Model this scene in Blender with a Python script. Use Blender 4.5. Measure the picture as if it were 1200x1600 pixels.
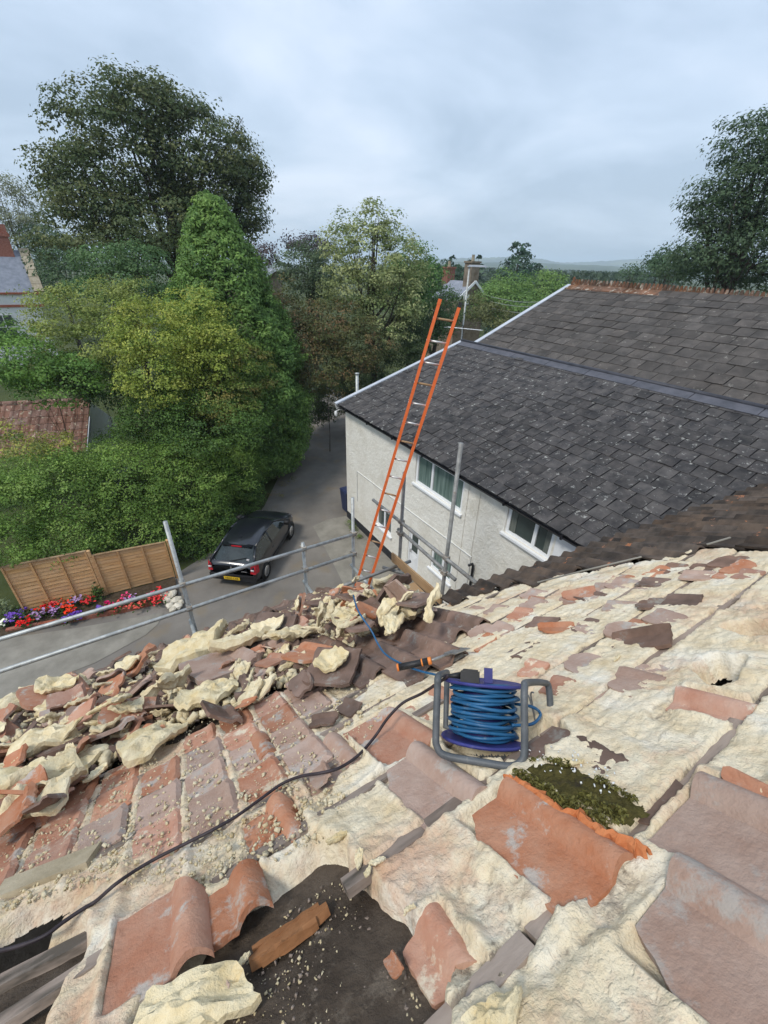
import bpy, bmesh, math, random
import numpy as np
from mathutils import Matrix, Vector
for o in list(bpy.data.objects): bpy.data.objects.remove(o)
SC = bpy.context.scene
COL = SC.collection
R = math.radians
# ---------------------------------------------------------------- camera (world X runs along our eaves, Y away from them, Z up)
FPX, PITCH, ROLL, YAW, CAMZ = 655.0, R(30.45), R(1.75), R(-32.5), 9.0
C0 = np.array([0, 0, CAMZ])
_h = np.array([math.sin(-YAW), math.cos(YAW), 0])
_r = np.array([math.cos(YAW), -math.sin(-YAW), 0])
def ray(px, py):
    u, v = px - 600, py - 800
    c, s = math.cos(ROLL), math.sin(ROLL)
    u, v = u * c + v * s, -u * s + v * c
    fw = FPX * math.cos(PITCH) - v * math.sin(PITCH); dn = FPX * math.sin(PITCH) + v * math.cos(PITCH)
    return (_r * u + _h * fw + np.array([0, 0, -dn])) / FPX
cam = bpy.data.cameras.new('camera'); camo = bpy.data.objects.new('camera', cam); COL.objects.link(camo)
_f = ray(600, 800); _rt = ray(601, 800) - _f; _up = ray(600, 799) - _f
_f, _rt, _up = [x / np.linalg.norm(x) for x in (_f, _rt, _up)]
camo.matrix_world = Matrix(((_rt[0], _up[0], -_f[0], 0), (_rt[1], _up[1], -_f[1], 0), (_rt[2], _up[2], -_f[2], CAMZ), (0, 0, 0, 1)))
cam.sensor_fit = 'VERTICAL'; cam.sensor_height = 36; cam.sensor_width = 27; cam.lens = FPX / 1600 * 36
cam.clip_start = 0.05; cam.clip_end = 9000
SC.camera = camo
SC.render.engine = 'CYCLES'
SC.cycles.use_denoising = True
SC.cycles.max_bounces = 6; SC.cycles.diffuse_bounces = 3; SC.cycles.transmission_bounces = 3; SC.cycles.transparent_max_bounces = 6
SC.cycles.volume_bounces = 1
SC.view_settings.view_transform = 'Standard'; SC.view_settings.look = 'None'; SC.view_settings.gamma = 1
SC.view_settings.exposure = 0.74
# ---------------------------------------------------------------- overcast sky and sun
SUN_EL, SUN_AZ = 56, 258        # azimuth clockwise from +Y
W = bpy.data.worlds.new('World'); SC.world = W; W.use_nodes = True
nt = W.node_tree; nt.nodes.clear()
def wn(t, **k):
    n = nt.nodes.new(t)
    for a, b in k.items(): setattr(n, a, b)
    return n
sky = wn('ShaderNodeTexSky', sky_type='NISHITA'); sky.sun_disc = False
sky.sun_elevation = R(SUN_EL); sky.sun_rotation = R(SUN_AZ); sky.air_density = 1.4; sky.dust_density = 2.5
tc = wn('ShaderNodeTexCoord'); sep = wn('ShaderNodeSeparateXYZ'); nt.links.new(tc.outputs['Generated'], sep.inputs[0])
mz = wn('ShaderNodeMath', operation='MAXIMUM'); nt.links.new(sep.outputs[2], mz.inputs[0]); mz.inputs[1].default_value = 0.0
az_ = wn('ShaderNodeMath', operation='ADD'); nt.links.new(mz.outputs[0], az_.inputs[0]); az_.inputs[1].default_value = 0.22
dv = wn('ShaderNodeVectorMath', operation='DIVIDE'); nt.links.new(tc.outputs['Generated'], dv.inputs[0])
cb = wn('ShaderNodeCombineXYZ'); [nt.links.new(az_.outputs[0], cb.inputs[i]) for i in range(3)]; nt.links.new(cb.outputs[0], dv.inputs[1])
n1 = wn('ShaderNodeTexNoise'); n1.inputs['Scale'].default_value = 1.15; n1.inputs['Detail'].default_value = 7; n1.inputs['Roughness'].default_value = 0.52; n1.inputs['Distortion'].default_value = 0.35
nt.links.new(dv.outputs[0], n1.inputs['Vector'])
cr = wn('ShaderNodeValToRGB'); e = cr.color_ramp.elements
e[0].position = 0.35; e[0].color = (3.15, 3.95, 5.05, 1); e[1].position = 0.68; e[1].color = (5.6, 6.25, 7.35, 1)
x = cr.color_ramp.elements.new(0.5); x.color = (4.2, 5.05, 6.25, 1)
nt.links.new(n1.outputs['Fac'], cr.inputs['Fac'])
mx = wn('ShaderNodeMix', data_type='RGBA'); mx.inputs[0].default_value = 0.88
nt.links.new(sky.outputs[0], mx.inputs[6]); nt.links.new(cr.outputs[0], mx.inputs[7])
bg = wn('ShaderNodeBackground'); bg.inputs[1].default_value = 0.1; nt.links.new(mx.outputs[2], bg.inputs[0])
ow = wn('ShaderNodeOutputWorld'); nt.links.new(bg.outputs[0], ow.inputs[0])
sl = bpy.data.lights.new('sun', 'SUN'); sl.energy = 1.5; sl.angle = R(13); sl.color = (1.0, 0.95, 0.86)
so = bpy.data.objects.new('sun', sl); COL.objects.link(so); so.location = (0, -20, 40)
sd = Vector((math.sin(R(SUN_AZ)) * math.cos(R(SUN_EL)), math.cos(R(SUN_AZ)) * math.cos(R(SUN_EL)), math.sin(R(SUN_EL))))
so.rotation_euler = sd.to_track_quat('Z', 'Y').to_euler()

# ---------------------------------------------------------------- pixel -> place helpers
def G(px, py, z=0.0):
    r = ray(px, py); return C0 + r * ((z - CAMZ) / r[2])
def PX(px, py, a):
    r = ray(px, py); return C0 + r * (a / r[0])
def PY(px, py, b):
    r = ray(px, py); return C0 + r * (b / r[1])
def at(px, py, dist):
    r = ray(px, py); return C0 + r * (dist / math.hypot(r[0], r[1]))
RP_, RH = R(36), 0.9
RN = np.array([0, math.sin(RP_), math.cos(RP_)]); RD = np.array([0, math.cos(RP_), -math.sin(RP_)]); RA = np.array([1.0, 0, 0])
def RPx(px, py, w=0.0):
    r = ray(px, py); P = r * ((w - RH) / np.dot(r, RN)); return P[0], float(P @ RD)
def RW(a, d, w=0.0):
    a, d, w = np.broadcast_arrays(np.asarray(a, float), np.asarray(d, float), np.asarray(w, float))
    return C0 + a[..., None] * RA + d[..., None] * RD + (w - RH)[..., None] * RN
def roof_matrix(a, d, w=0, rot=0, tx=0, ty=0, s=1.0):
    """frame on the roof: x along the eaves, y down the slope, z out of the roof"""
    p = RW(a, d, w)
    b = Matrix(((1, 0, 0), (0, RD[1], RN[1]), (0, RD[2], RN[2]))).to_4x4()
    return Matrix.Translation(Vector(p)) @ b @ Matrix.Rotation(rot, 4, 'Z') @ Matrix.Rotation(tx, 4, 'X') @ Matrix.Rotation(ty, 4, 'Y') @ Matrix.Scale(s, 4)

# ---------------------------------------------------------------- numpy noise
def _hash(ix, iy, s):
    h = (ix.astype(np.int64) * 374761393 + iy.astype(np.int64) * 668265263 + s * 2147483647 + 12345) & 0xffffffff
    h = ((h ^ (h >> 13)) * 1274126177) & 0xffffffff
    h = ((h ^ (h >> 16)) * 2246822519) & 0xffffffff
    return ((h ^ (h >> 13)) & 0xffffff) / float(0xffffff)
def vn(x, y, s=0):
    x = np.asarray(x, float); y = np.asarray(y, float)
    ix, iy = np.floor(x), np.floor(y); fx, fy = x - ix, y - iy
    fx = fx * fx * (3 - 2 * fx); fy = fy * fy * (3 - 2 * fy)
    a, b, c, d = _hash(ix, iy, s), _hash(ix + 1, iy, s), _hash(ix, iy + 1, s), _hash(ix + 1, iy + 1, s)
    return (a + (b - a) * fx) * (1 - fy) + (c + (d - c) * fx) * fy
def fbm(x, y, s=0, o=4, g=0.5):
    t = 0; amp = 1; tot = 0
    for k in range(o):
        t = t + amp * (vn(x * 2 ** k + 7.3 * k, y * 2 ** k - 3.1 * k, s + k) - 0.5); tot += amp; amp *= g
    return t / tot * 2
def ridged(x, y, s=0, o=3):
    t = 0; amp = 1
    for k in range(o):
        t = t + amp * (1 - np.abs(2 * vn(x * 2 ** k, y * 2 ** k + 5 * k, s + k) - 1)); amp *= 0.5
    return t / 1.75
def sdpoly(x, y, poly):
    """signed distance, positive inside"""
    x = np.asarray(x, float); y = np.asarray(y, float)
    d = np.full(x.shape, 1e9); ins = np.zeros(x.shape, bool); n = len(poly)
    for i in range(n):
        x0, y0 = poly[i]; x1, y1 = poly[(i + 1) % n]
        ex, ey = x1 - x0, y1 - y0
        t = np.clip(((x - x0) * ex + (y - y0) * ey) / (ex * ex + ey * ey + 1e-12), 0, 1)
        d = np.minimum(d, np.hypot(x - x0 - t * ex, y - y0 - t * ey))
        c = ((y0 > y) != (y1 > y)) & (x < (x1 - x0) * (y - y0) / (y1 - y0 + 1e-12) + x0)
        ins ^= c
    return np.where(ins, d, -d)

# ---------------------------------------------------------------- object helpers
WM = {}
def reg(o, Mw): WM[o.name] = Mw.copy()
def put(o, parent, Mw):
    COL.objects.link(o)
    if parent is not None:
        o.parent = parent; o.matrix_basis = WM[parent.name].inverted() @ Mw
    else: o.matrix_basis = Mw
    reg(o, Mw); return o
I4 = Matrix.Identity(4)
def tag(o, label=None, cat=None, group=None, kind=None):
    if label: o['label'] = label
    if cat: o['category'] = cat
    if group: o['group'] = group
    if kind: o['kind'] = kind
    return o
def thing(name, label, cat, loc=(0, 0, 0), group=None, M=None):
    o = bpy.data.objects.new(name, None); o.empty_display_size = 0.2
    put(o, None, M if M is not None else Matrix.Translation(Vector([float(v) for v in loc])))
    return tag(o, label, cat, group)
def mesh(name, V, F, mat=None, smooth=False):
    me = bpy.data.meshes.new(name)
    if isinstance(F, np.ndarray):
        V = np.asarray(V, np.float32); n, k = F.shape
        me.vertices.add(len(V)); me.vertices.foreach_set('co', V.ravel())
        me.loops.add(n * k); me.loops.foreach_set('vertex_index', F.astype(np.int32).ravel())
        me.polygons.add(n); me.polygons.foreach_set('loop_start', np.arange(0, n * k, k, dtype=np.int32))
        me.update(calc_edges=True)
    else:
        me.from_pydata([tuple(map(float, v)) for v in V], [], F); me.update()
    if smooth: me.polygons.foreach_set('use_smooth', np.ones(len(me.polygons), bool))
    if smooth == 'auto': me.set_sharp_from_angle(angle=R(32))
    if mat: me.materials.append(mat)
    return me
def obj(name, me, parent=None, M=I4): return put(bpy.data.objects.new(name, me), parent, M)
class MB:
    def __init__(s): s.v = []; s.f = []
    def add(s, V, F):
        k = len(s.v); s.v += [tuple(map(float, p)) for p in V]; s.f += [tuple(i + k for i in q) for q in F]; return s
    def box(s, x0, x1, y0, y1, z0, z1, M=None):
        V = [(x, y, z) for z in (z0, z1) for y in (y0, y1) for x in (x0, x1)]
        if M is not None: V = [tuple(M @ Vector(p)) for p in V]
        return s.add(V, [(0, 2, 3, 1), (4, 5, 7, 6), (0, 1, 5, 4), (2, 6, 7, 3), (0, 4, 6, 2), (1, 3, 7, 5)])
    def quad(s, a, b, c, d): return s.add([a, b, c, d], [(0, 1, 2, 3)])
    def beam(s, p, q, w, h, up=(0, 0, 1)):
        p, q = Vector([float(v) for v in p]), Vector([float(v) for v in q]); d = (q - p); L = d.length; d.normalize()
        u = Vector(up); sd_ = d.cross(u).normalized(); u = sd_.cross(d).normalized()
        M = Matrix(((d.x, sd_.x, u.x, p.x), (d.y, sd_.y, u.y, p.y), (d.z, sd_.z, u.z, p.z), (0, 0, 0, 1)))
        return s.box(0, L, -w / 2, w / 2, -h / 2, h / 2, M)
    def tube(s, pts, r, n=8, cap=True):
        P = [Vector([float(v) for v in p]) for p in pts]; rr = r if hasattr(r, '__len__') else [r] * len(P)
        k = len(s.v); up = None
        for i, p in enumerate(P):
            d = (P[min(i + 1, len(P) - 1)] - P[max(i - 1, 0)]).normalized()
            if up is None: up = d.orthogonal().normalized()
            up = (up - d * up.dot(d)); up = up.normalized() if up.length > 1e-6 else d.orthogonal().normalized()
            sd_ = d.cross(up)
            for j in range(n):
                t = 2 * math.pi * j / n; s.v.append(tuple(p + (up * math.cos(t) + sd_ * math.sin(t)) * rr[i]))
        for i in range(len(P) - 1):
            for j in range(n):
                a, b = k + i * n + j, k + i * n + (j + 1) % n; s.f.append((a, b, b + n, a + n))
        if cap:
            s.f.append(tuple(k + j for j in reversed(range(n)))); e_ = k + (len(P) - 1) * n; s.f.append(tuple(e_ + j for j in range(n)))
        return s
    def lathe(s, prof, n=16, M=None):
        k = len(s.v)
        for (r, z) in prof:
            for j in range(n):
                t = 2 * math.pi * j / n; p = Vector((r * math.cos(t), r * math.sin(t), z)); s.v.append(tuple(M @ p if M is not None else p))
        for i in range(len(prof) - 1):
            for j in range(n):
                a, b = k + i * n + j, k + i * n + (j + 1) % n; s.f.append((a, b, b + n, a + n))
        return s
    def mesh(s, name, mat, smooth=False): return mesh(name, s.v, s.f, mat, smooth)
    def build(s, name, mat, parent=None, smooth=False, M=I4): return obj(name, s.mesh(name, mat, smooth), parent, M)
def solid_grid(X, Y, Z, mask, th, dirn=(0, 0, 1)):
    """thick shell over a (ny,nx) grid of points; mask (ny-1,nx-1) says which cells exist"""
    ny, nx = X.shape; top = np.stack([X, Y, Z], -1).reshape(-1, 3); bot = top - np.array(dirn) * (th.reshape(-1, 1) if hasattr(th, 'reshape') else th)
    N = nx * ny; F = []; E = {}
    for j in range(ny - 1):
        for i in range(nx - 1):
            if not mask[j, i]: continue
            a, b, c, d = j * nx + i, j * nx + i + 1, (j + 1) * nx + i + 1, (j + 1) * nx + i
            F.append((a, b, c, d)); F.append((d + N, c + N, b + N, a + N))
            for p, q in ((a, b), (b, c), (c, d), (d, a)):
                E[(p, q)] = 1
    for (p, q) in list(E):
        if (q, p) not in E: F.append((q, p, p + N, q + N))
    V = np.concatenate([top, bot]); used = sorted({i for f in F for i in f}); mp = {u: k for k, u in enumerate(used)}
    return V[used], [tuple(mp[i] for i in f) for f in F]
def poly_lim(th, seed, nv, lo=.62, hi=1.08):
    """distance from the centre to the rim of a random snapped polygon, for each angle"""
    r_ = random.Random(seed); an = sorted((k + r_.uniform(-.32, .32)) * 2 * math.pi / nv for k in range(nv)); P = [(q * math.cos(t), q * math.sin(t)) for t in an for q in (r_.uniform(lo, hi),)]
    out = np.full(np.shape(th), 9.0); c, s = np.cos(th), np.sin(th)
    for k in range(nv):
        (x0, y0), (x1, y1) = P[k], P[(k + 1) % nv]; ex, ey = x1 - x0, y1 - y0; den = c * ey - s * ex
        den = np.where(np.abs(den) < 1e-9, 1e-9, den); t = (x0 * ey - y0 * ex) / den; u = (x0 * s - y0 * c) / den
        out = np.where((t > 0) & (u >= -1e-6) & (u <= 1 + 1e-6), np.minimum(out, t), out)
    return np.where(out > 8, .8, out)
def smooth_path(P, n=6):
    P = [np.array(p, float) for p in P]; out = []
    for i in range(len(P) - 1):
        p0, p1, p2, p3 = P[max(i - 1, 0)], P[i], P[i + 1], P[min(i + 2, len(P) - 1)]
        for k in range(n):
            t = k / n; out.append(0.5 * (2 * p1 + (p2 - p0) * t + (2 * p0 - 5 * p1 + 4 * p2 - p3) * t * t + (3 * p1 - p0 - 3 * p2 + p3) * t ** 3))
    return out + [P[-1]]
def text_mesh(name, body, size, mat, extrude=0.001):
    c = bpy.data.curves.new(name, 'FONT'); c.body = body; c.size = size; c.extrude = extrude; c.align_x = 'CENTER'; c.align_y = 'CENTER'
    o = bpy.data.objects.new(name + '_tmp', c); COL.objects.link(o); dg = bpy.context.evaluated_depsgraph_get()
    me = bpy.data.meshes.new_from_object(o.evaluated_get(dg)); bpy.data.objects.remove(o); me.materials.clear(); me.materials.append(mat); me.name = name
    return me

# ---------------------------------------------------------------- materials
MAT = {}
def material(name, c1, c2=None, scale=8, rough=0.75, bump=0.0, bscale=None, spec=0.35, metal=0, rnd=0.0, c3=None, s3=40, t3=(0.62, 0.7), d3=4, detail=6, pos=(0.35, 0.65), coat=0, stretch=None):
    m = bpy.data.materials.new(name); m.use_nodes = True; t = m.node_tree; L = t.links; b = t.nodes['Principled BSDF']
    def N(k, **a):
        n = t.nodes.new(k); [setattr(n, x, y) for x, y in a.items()]; return n
    b.inputs['Roughness'].default_value = rough; b.inputs['Metallic'].default_value = metal; b.inputs['Specular IOR Level'].default_value = spec
    if coat: b.inputs['Coat Weight'].default_value = coat; b.inputs['Coat Roughness'].default_value = 0.08
    geo = N('ShaderNodeNewGeometry'); vec = geo.outputs['Position']
    if stretch:
        mp = N('ShaderNodeMapping'); mp.inputs['Scale'].default_value = stretch; L.new(vec, mp.inputs[0]); vec = mp.outputs[0]
    if rnd:
        oi = N('ShaderNodeObjectInfo'); ml = N('ShaderNodeMath', operation='MULTIPLY'); ml.inputs[1].default_value = 37.0; L.new(oi.outputs['Random'], ml.inputs[0])
        va = N('ShaderNodeVectorMath', operation='ADD'); L.new(vec, va.inputs[0]); L.new(ml.outputs[0], va.inputs[1]); vec = va.outputs[0]
    col = None
    if c2 is not None:
        n = N('ShaderNodeTexNoise'); n.inputs['Scale'].default_value = scale; n.inputs['Detail'].default_value = detail; n.inputs['Roughness'].default_value = 0.62; L.new(vec, n.inputs['Vector'])
        r = N('ShaderNodeValToRGB'); r.color_ramp.elements[0].position = pos[0]; r.color_ramp.elements[1].position = pos[1]
        r.color_ramp.elements[0].color = (*c1, 1); r.color_ramp.elements[1].color = (*c2, 1); L.new(n.outputs['Fac'], r.inputs['Fac']); col = r.outputs[0]
        if c3 is not None:
            n3 = N('ShaderNodeTexNoise'); n3.inputs['Scale'].default_value = s3; n3.inputs['Detail'].default_value = d3; n3.inputs['Roughness'].default_value = .5 if d3 < 6 else .72; L.new(vec, n3.inputs['Vector'])
            r3 = N('ShaderNodeMapRange'); r3.inputs[1].default_value = t3[0]; r3.inputs[2].default_value = t3[1]; L.new(n3.outputs['Fac'], r3.inputs[0])
            mxx = N('ShaderNodeMix', data_type='RGBA'); L.new(r3.outputs[0], mxx.inputs[0]); L.new(col, mxx.inputs[6]); mxx.inputs[7].default_value = (*c3, 1); col = mxx.outputs[2]
    if rnd:
        if col is None:
            rgb = N('ShaderNodeRGB'); rgb.outputs[0].default_value = (*c1, 1); col = rgb.outputs[0]
        hs = N('ShaderNodeHueSaturation'); mr = N('ShaderNodeMapRange'); mr.inputs[3].default_value = 1 - rnd; mr.inputs[4].default_value = 1 + rnd
        L.new(oi.outputs['Random'], mr.inputs[0]); L.new(mr.outputs[0], hs.inputs['Value'])
        m2 = N('ShaderNodeMath', operation='FRACT'); m3 = N('ShaderNodeMath', operation='MULTIPLY'); m3.inputs[1].default_value = 7.77; L.new(oi.outputs['Random'], m3.inputs[0]); L.new(m3.outputs[0], m2.inputs[0])
        mr2 = N('ShaderNodeMapRange'); mr2.inputs[3].default_value = 1 - rnd * .7; mr2.inputs[4].default_value = 1 + rnd * .5; L.new(m2.outputs[0], mr2.inputs[0]); L.new(mr2.outputs[0], hs.inputs['Saturation'])
        L.new(col, hs.inputs['Color']); col = hs.outputs[0]
    if col is not None: L.new(col, b.inputs['Base Color'])
    else: b.inputs['Base Color'].default_value = (*c1, 1)
    if bump:
        nb = N('ShaderNodeTexNoise'); nb.inputs['Scale'].default_value = bscale or scale * 4; nb.inputs['Detail'].default_value = 6; nb.inputs['Roughness'].default_value = 0.65; L.new(vec, nb.inputs['Vector'])
        bp = N('ShaderNodeBump'); bp.inputs['Strength'].default_value = 1.0; bp.inputs['Distance'].default_value = bump; L.new(nb.outputs['Fac'], bp.inputs['Height']); L.new(bp.outputs[0], b.inputs['Normal'])
    MAT[name] = m; return m
def attr_mix(m, attr, color, noise=None, thr=(0.4, 0.6), top=1.0):
    """lay a second colour of the surface over the first where the point attribute says so"""
    t = m.node_tree; L = t.links; b = t.nodes['Principled BSDF']; src = b.inputs['Base Color'].links[0].from_socket
    a = t.nodes.new('ShaderNodeAttribute'); a.attribute_name = attr; a.attribute_type = 'GEOMETRY'
    fac = a.outputs['Fac']
    if noise:
        n = t.nodes.new('ShaderNodeTexNoise'); n.inputs['Scale'].default_value = noise; n.inputs['Detail'].default_value = 6; n.inputs['Roughness'].default_value = .7
        g = t.nodes.new('ShaderNodeNewGeometry'); L.new(g.outputs['Position'], n.inputs['Vector'])
        ad = t.nodes.new('ShaderNodeMath'); ad.operation = 'ADD'; L.new(fac, ad.inputs[0]); L.new(n.outputs['Fac'], ad.inputs[1])
        mr = t.nodes.new('ShaderNodeMapRange'); mr.inputs[1].default_value = thr[0] + .5; mr.inputs[2].default_value = thr[1] + .5; mr.inputs[4].default_value = top; L.new(ad.outputs[0], mr.inputs[0]); fac = mr.outputs[0]
    mxx = t.nodes.new('ShaderNodeMix'); mxx.data_type = 'RGBA'; L.new(fac, mxx.inputs[0]); L.new(src, mxx.inputs[6])
    if isinstance(color, tuple) and not isinstance(color[0], tuple): mxx.inputs[7].default_value = (*color, 1)
    else:
        n = t.nodes.new('ShaderNodeTexNoise'); n.inputs['Scale'].default_value = 14; n.inputs['Detail'].default_value = 6
        r = t.nodes.new('ShaderNodeValToRGB'); r.color_ramp.elements[0].position = .35; r.color_ramp.elements[1].position = .65
        r.color_ramp.elements[0].color = (*color[0], 1); r.color_ramp.elements[1].color = (*color[1], 1); L.new(n.outputs['Fac'], r.inputs['Fac']); L.new(r.outputs[0], mxx.inputs[7])
    L.new(mxx.outputs[2], b.inputs['Base Color']); return m
def leaf_material(name, trans=0.36, rough=0.55):
    m = bpy.data.materials.new(name); m.use_nodes = True; t = m.node_tree; L = t.links; b = t.nodes['Principled BSDF']; out = t.nodes['Material Output']
    a = t.nodes.new('ShaderNodeAttribute'); a.attribute_name = 'tint'
    b.inputs['Roughness'].default_value = rough; b.inputs['Specular IOR Level'].default_value = 0.3; L.new(a.outputs['Color'], b.inputs['Base Color'])
    tr = t.nodes.new('ShaderNodeBsdfTranslucent'); L.new(a.outputs['Color'], tr.inputs[0])
    ms = t.nodes.new('ShaderNodeMixShader'); ms.inputs[0].default_value = trans; L.new(b.outputs[0], ms.inputs[1]); L.new(tr.outputs[0], ms.inputs[2]); L.new(ms.outputs[0], out.inputs[0])
    MAT[name] = m; return m
LEAF = leaf_material('leaf')
material('foam', (0.66, 0.53, 0.34), (0.77, 0.68, 0.51), 9, .9, .011, 42, spec=.15, pos=(.3, .62), c3=(0.79, .74, .63), s3=5, t3=(.52, .72))
attr_mix(MAT['foam'], 'pink', ((0.52, 0.29, 0.185), (0.62, 0.43, 0.30)), 22, (.2, .6), .75)
attr_mix(MAT['foam'], 'dirt_and_gaps', ((0.19, 0.155, 0.12), (0.36, 0.30, 0.23)), 45, (.38, .62))
def roughen(m, col, scale, thr, top, dist, bscale):
    """small shadows and dirt painted as dark flecks, and a sharper second relief"""
    t = m.node_tree; L = t.links; b = t.nodes['Principled BSDF']; src = b.inputs['Base Color'].links[0].from_socket; g = t.nodes.new('ShaderNodeNewGeometry')
    n = t.nodes.new('ShaderNodeTexNoise'); n.inputs['Scale'].default_value = scale; n.inputs['Detail'].default_value = 8; n.inputs['Roughness'].default_value = .75; L.new(g.outputs['Position'], n.inputs['Vector'])
    mr = t.nodes.new('ShaderNodeMapRange'); mr.inputs[1].default_value = thr[0]; mr.inputs[2].default_value = thr[1]; mr.inputs[4].default_value = top; L.new(n.outputs['Fac'], mr.inputs[0])
    mxx = t.nodes.new('ShaderNodeMix'); mxx.data_type = 'RGBA'; L.new(mr.outputs[0], mxx.inputs[0]); L.new(src, mxx.inputs[6]); mxx.inputs[7].default_value = (*col, 1); L.new(mxx.outputs[2], b.inputs['Base Color'])
    v = t.nodes.new('ShaderNodeTexVoronoi'); v.feature = 'DISTANCE_TO_EDGE'; v.inputs['Scale'].default_value = bscale; n2 = t.nodes.new('ShaderNodeTexNoise'); n2.inputs['Scale'].default_value = bscale * .7; n2.inputs['Detail'].default_value = 5; L.new(g.outputs['Position'], n2.inputs['Vector'])
    va = t.nodes.new('ShaderNodeVectorMath'); va.operation = 'MULTIPLY_ADD'; L.new(n2.outputs['Color'], va.inputs[0]); va.inputs[1].default_value = (.09, .09, .09); L.new(g.outputs['Position'], va.inputs[2]); L.new(va.outputs[0], v.inputs['Vector'])
    mn = t.nodes.new('ShaderNodeMath'); mn.operation = 'MINIMUM'; L.new(v.outputs['Distance'], mn.inputs[0]); mn.inputs[1].default_value = .16
    bp = t.nodes.new('ShaderNodeBump'); bp.inputs['Distance'].default_value = dist; bp.inputs['Strength'].default_value = .8; L.new(mn.outputs[0], bp.inputs['Height'])
    old = b.inputs['Normal'].links[0].from_socket if b.inputs['Normal'].links else None
    if old: L.new(old, bp.inputs['Normal'])
    L.new(bp.outputs[0], b.inputs['Normal']); return m
roughen(MAT['foam'], (.42, .32, .21), 24, (.53, .68), .5, .006, 34)  # tan flecks put small shadows and dirt into the foam colour
material('foam_lump', (0.62, 0.49, 0.27), (0.76, 0.67, 0.47), 12, .92, .014, 34, spec=.15, rnd=.12, pos=(.3, .65))
material('terracotta', (0.40, 0.165, 0.09), (0.46, 0.25, 0.165), 9, .85, .005, 70, spec=.2, rnd=.16, c3=(0.45, .39, .34), s3=7, t3=(.55, .62), d3=9)
material('terracotta_grey', (0.36, 0.235, 0.18), (0.45, 0.33, 0.27), 8, .87, .005, 70, spec=.2, rnd=.12, c3=(0.41, .36, .32), s3=6, t3=(.54, .62), d3=9)
material('terracotta_raw', (0.47, 0.15, 0.055), (0.55, 0.21, 0.09), 20, .9, .004, 70, spec=.15)
material('tile_pink', (0.41, 0.19, 0.12), (0.49, 0.30, 0.22), 9, .88, .005, 60, spec=.2, rnd=.18, c3=(0.60, .51, .39), s3=8, t3=(.55, .62), d3=9)
material('dark_tile', (0.045, 0.037, 0.032), (0.115, 0.085, 0.065), 6, .9, .004, 45, spec=.2, rnd=.30, c3=(0.36, .15, .075), s3=4.5, t3=(.615, .66), d3=9)
material('brown_tile', (0.13, 0.085, 0.065), (0.24, 0.155, 0.12), 6, .88, .003, 50, spec=.2, rnd=.22, c3=(0.27, .25, .22), s3=7, t3=(.56, .66), d3=9)
material('felt', (0.05, 0.038, 0.029), (0.11, 0.086, 0.066), 6, .95, .016, 26, spec=.15, c3=(.20, .165, .13), s3=7, t3=(.54, .68), d3=10)
material('batten', (0.20, 0.15, 0.12), (0.34, 0.275, 0.23), 9, .9, .003, 40, spec=.15, rnd=.15, c3=(.10, .085, .07), s3=16, t3=(.5, .65), stretch=(0.25, 1, 1))
material('rotten_wood', (0.20, 0.085, 0.035), (0.36, 0.18, 0.085), 10, .9, .004, 60, spec=.15, stretch=(.3, 1, 1))
material('moss', (0.06, 0.052, 0.02), (0.115, 0.098, 0.032), 30, .95, .012, 90, spec=.1, c3=(.05, .04, .03), s3=14, t3=(.55, .65))
material('render', (0.75, 0.72, 0.645), (0.83, 0.81, 0.745), 2, .9, .035, 11, spec=.2, c3=(.66, .625, .54), s3=.9, t3=(.5, .7), d3=8)
material('plinth', (0.018, 0.02, 0.026), (0.035, 0.036, 0.04), 5, .7)
material('slate', (0.028, 0.027, 0.029), (0.082, 0.075, 0.072), 3.2, .82, .003, 30, spec=.25, rnd=.24, c3=(.30, .30, .28), s3=8, t3=(.585, .66), d3=10)
material('slate_old', (0.052, 0.047, 0.043), (0.10, 0.088, 0.08), 2.0, .85, .003, 30, spec=.25, rnd=.2, c3=(.25, .235, .21), s3=5, t3=(.60, .68), d3=10)
material('blue_slate', (0.17, 0.19, 0.23), (0.25, 0.27, 0.32), 3, .8, .002, 20, spec=.3, rnd=.12)
material('lead', (0.055, 0.057, 0.07), (0.10, 0.10, 0.118), 3, .6, .002, 20, spec=.4)
material('lead_dark', (0.022, 0.024, 0.034), (0.045, 0.047, 0.06), 4, .55, .002, 20, spec=.4)
material('barge', (0.42, 0.46, 0.52), (0.52, 0.55, 0.60), 3, .6)
material('upvc', (0.78, 0.80, 0.82), (0.84, 0.85, 0.86), 3, .35, spec=.45)
material('white_paint', (0.66, 0.67, 0.66), (0.76, 0.76, 0.74), 3, .6, c3=(.5, .48, .42), s3=6, t3=(.6, .75))
material('gutter', (0.012, 0.012, 0.016), (0.025, 0.025, 0.03), 4, .4, spec=.4)
material('glass', (0.035, 0.05, 0.048), (0.05, 0.07, 0.065), 1, .06, spec=.6)
material('glass_green', (0.07, 0.115, 0.10), (0.20, 0.27, 0.245), 2.2, .1, spec=.6, stretch=(1, 5, .25))
material('curtain', (0.10, 0.115, 0.10), (0.17, 0.18, 0.16), 5, .9, .01, 14, stretch=(1, 6, .3))
material('galvanised', (0.32, 0.34, 0.34), (0.50, 0.52, 0.51), 9, .5, .0008, 60, spec=.5, metal=.35, c3=(.25, .24, .22), s3=14, t3=(.6, .75))
material('weathered_tube', (0.17, 0.17, 0.165), (0.29, 0.29, 0.28), 9, .6, .001, 60, spec=.4, metal=.25, c3=(.20, .13, .09), s3=10, t3=(.58, .72), d3=8)
material('coupler', (0.30, 0.28, 0.25), (0.46, 0.42, 0.36), 30, .55, .002, 80, metal=.4, c3=(.2, .11, .06), s3=40, t3=(.55, .7))
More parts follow.
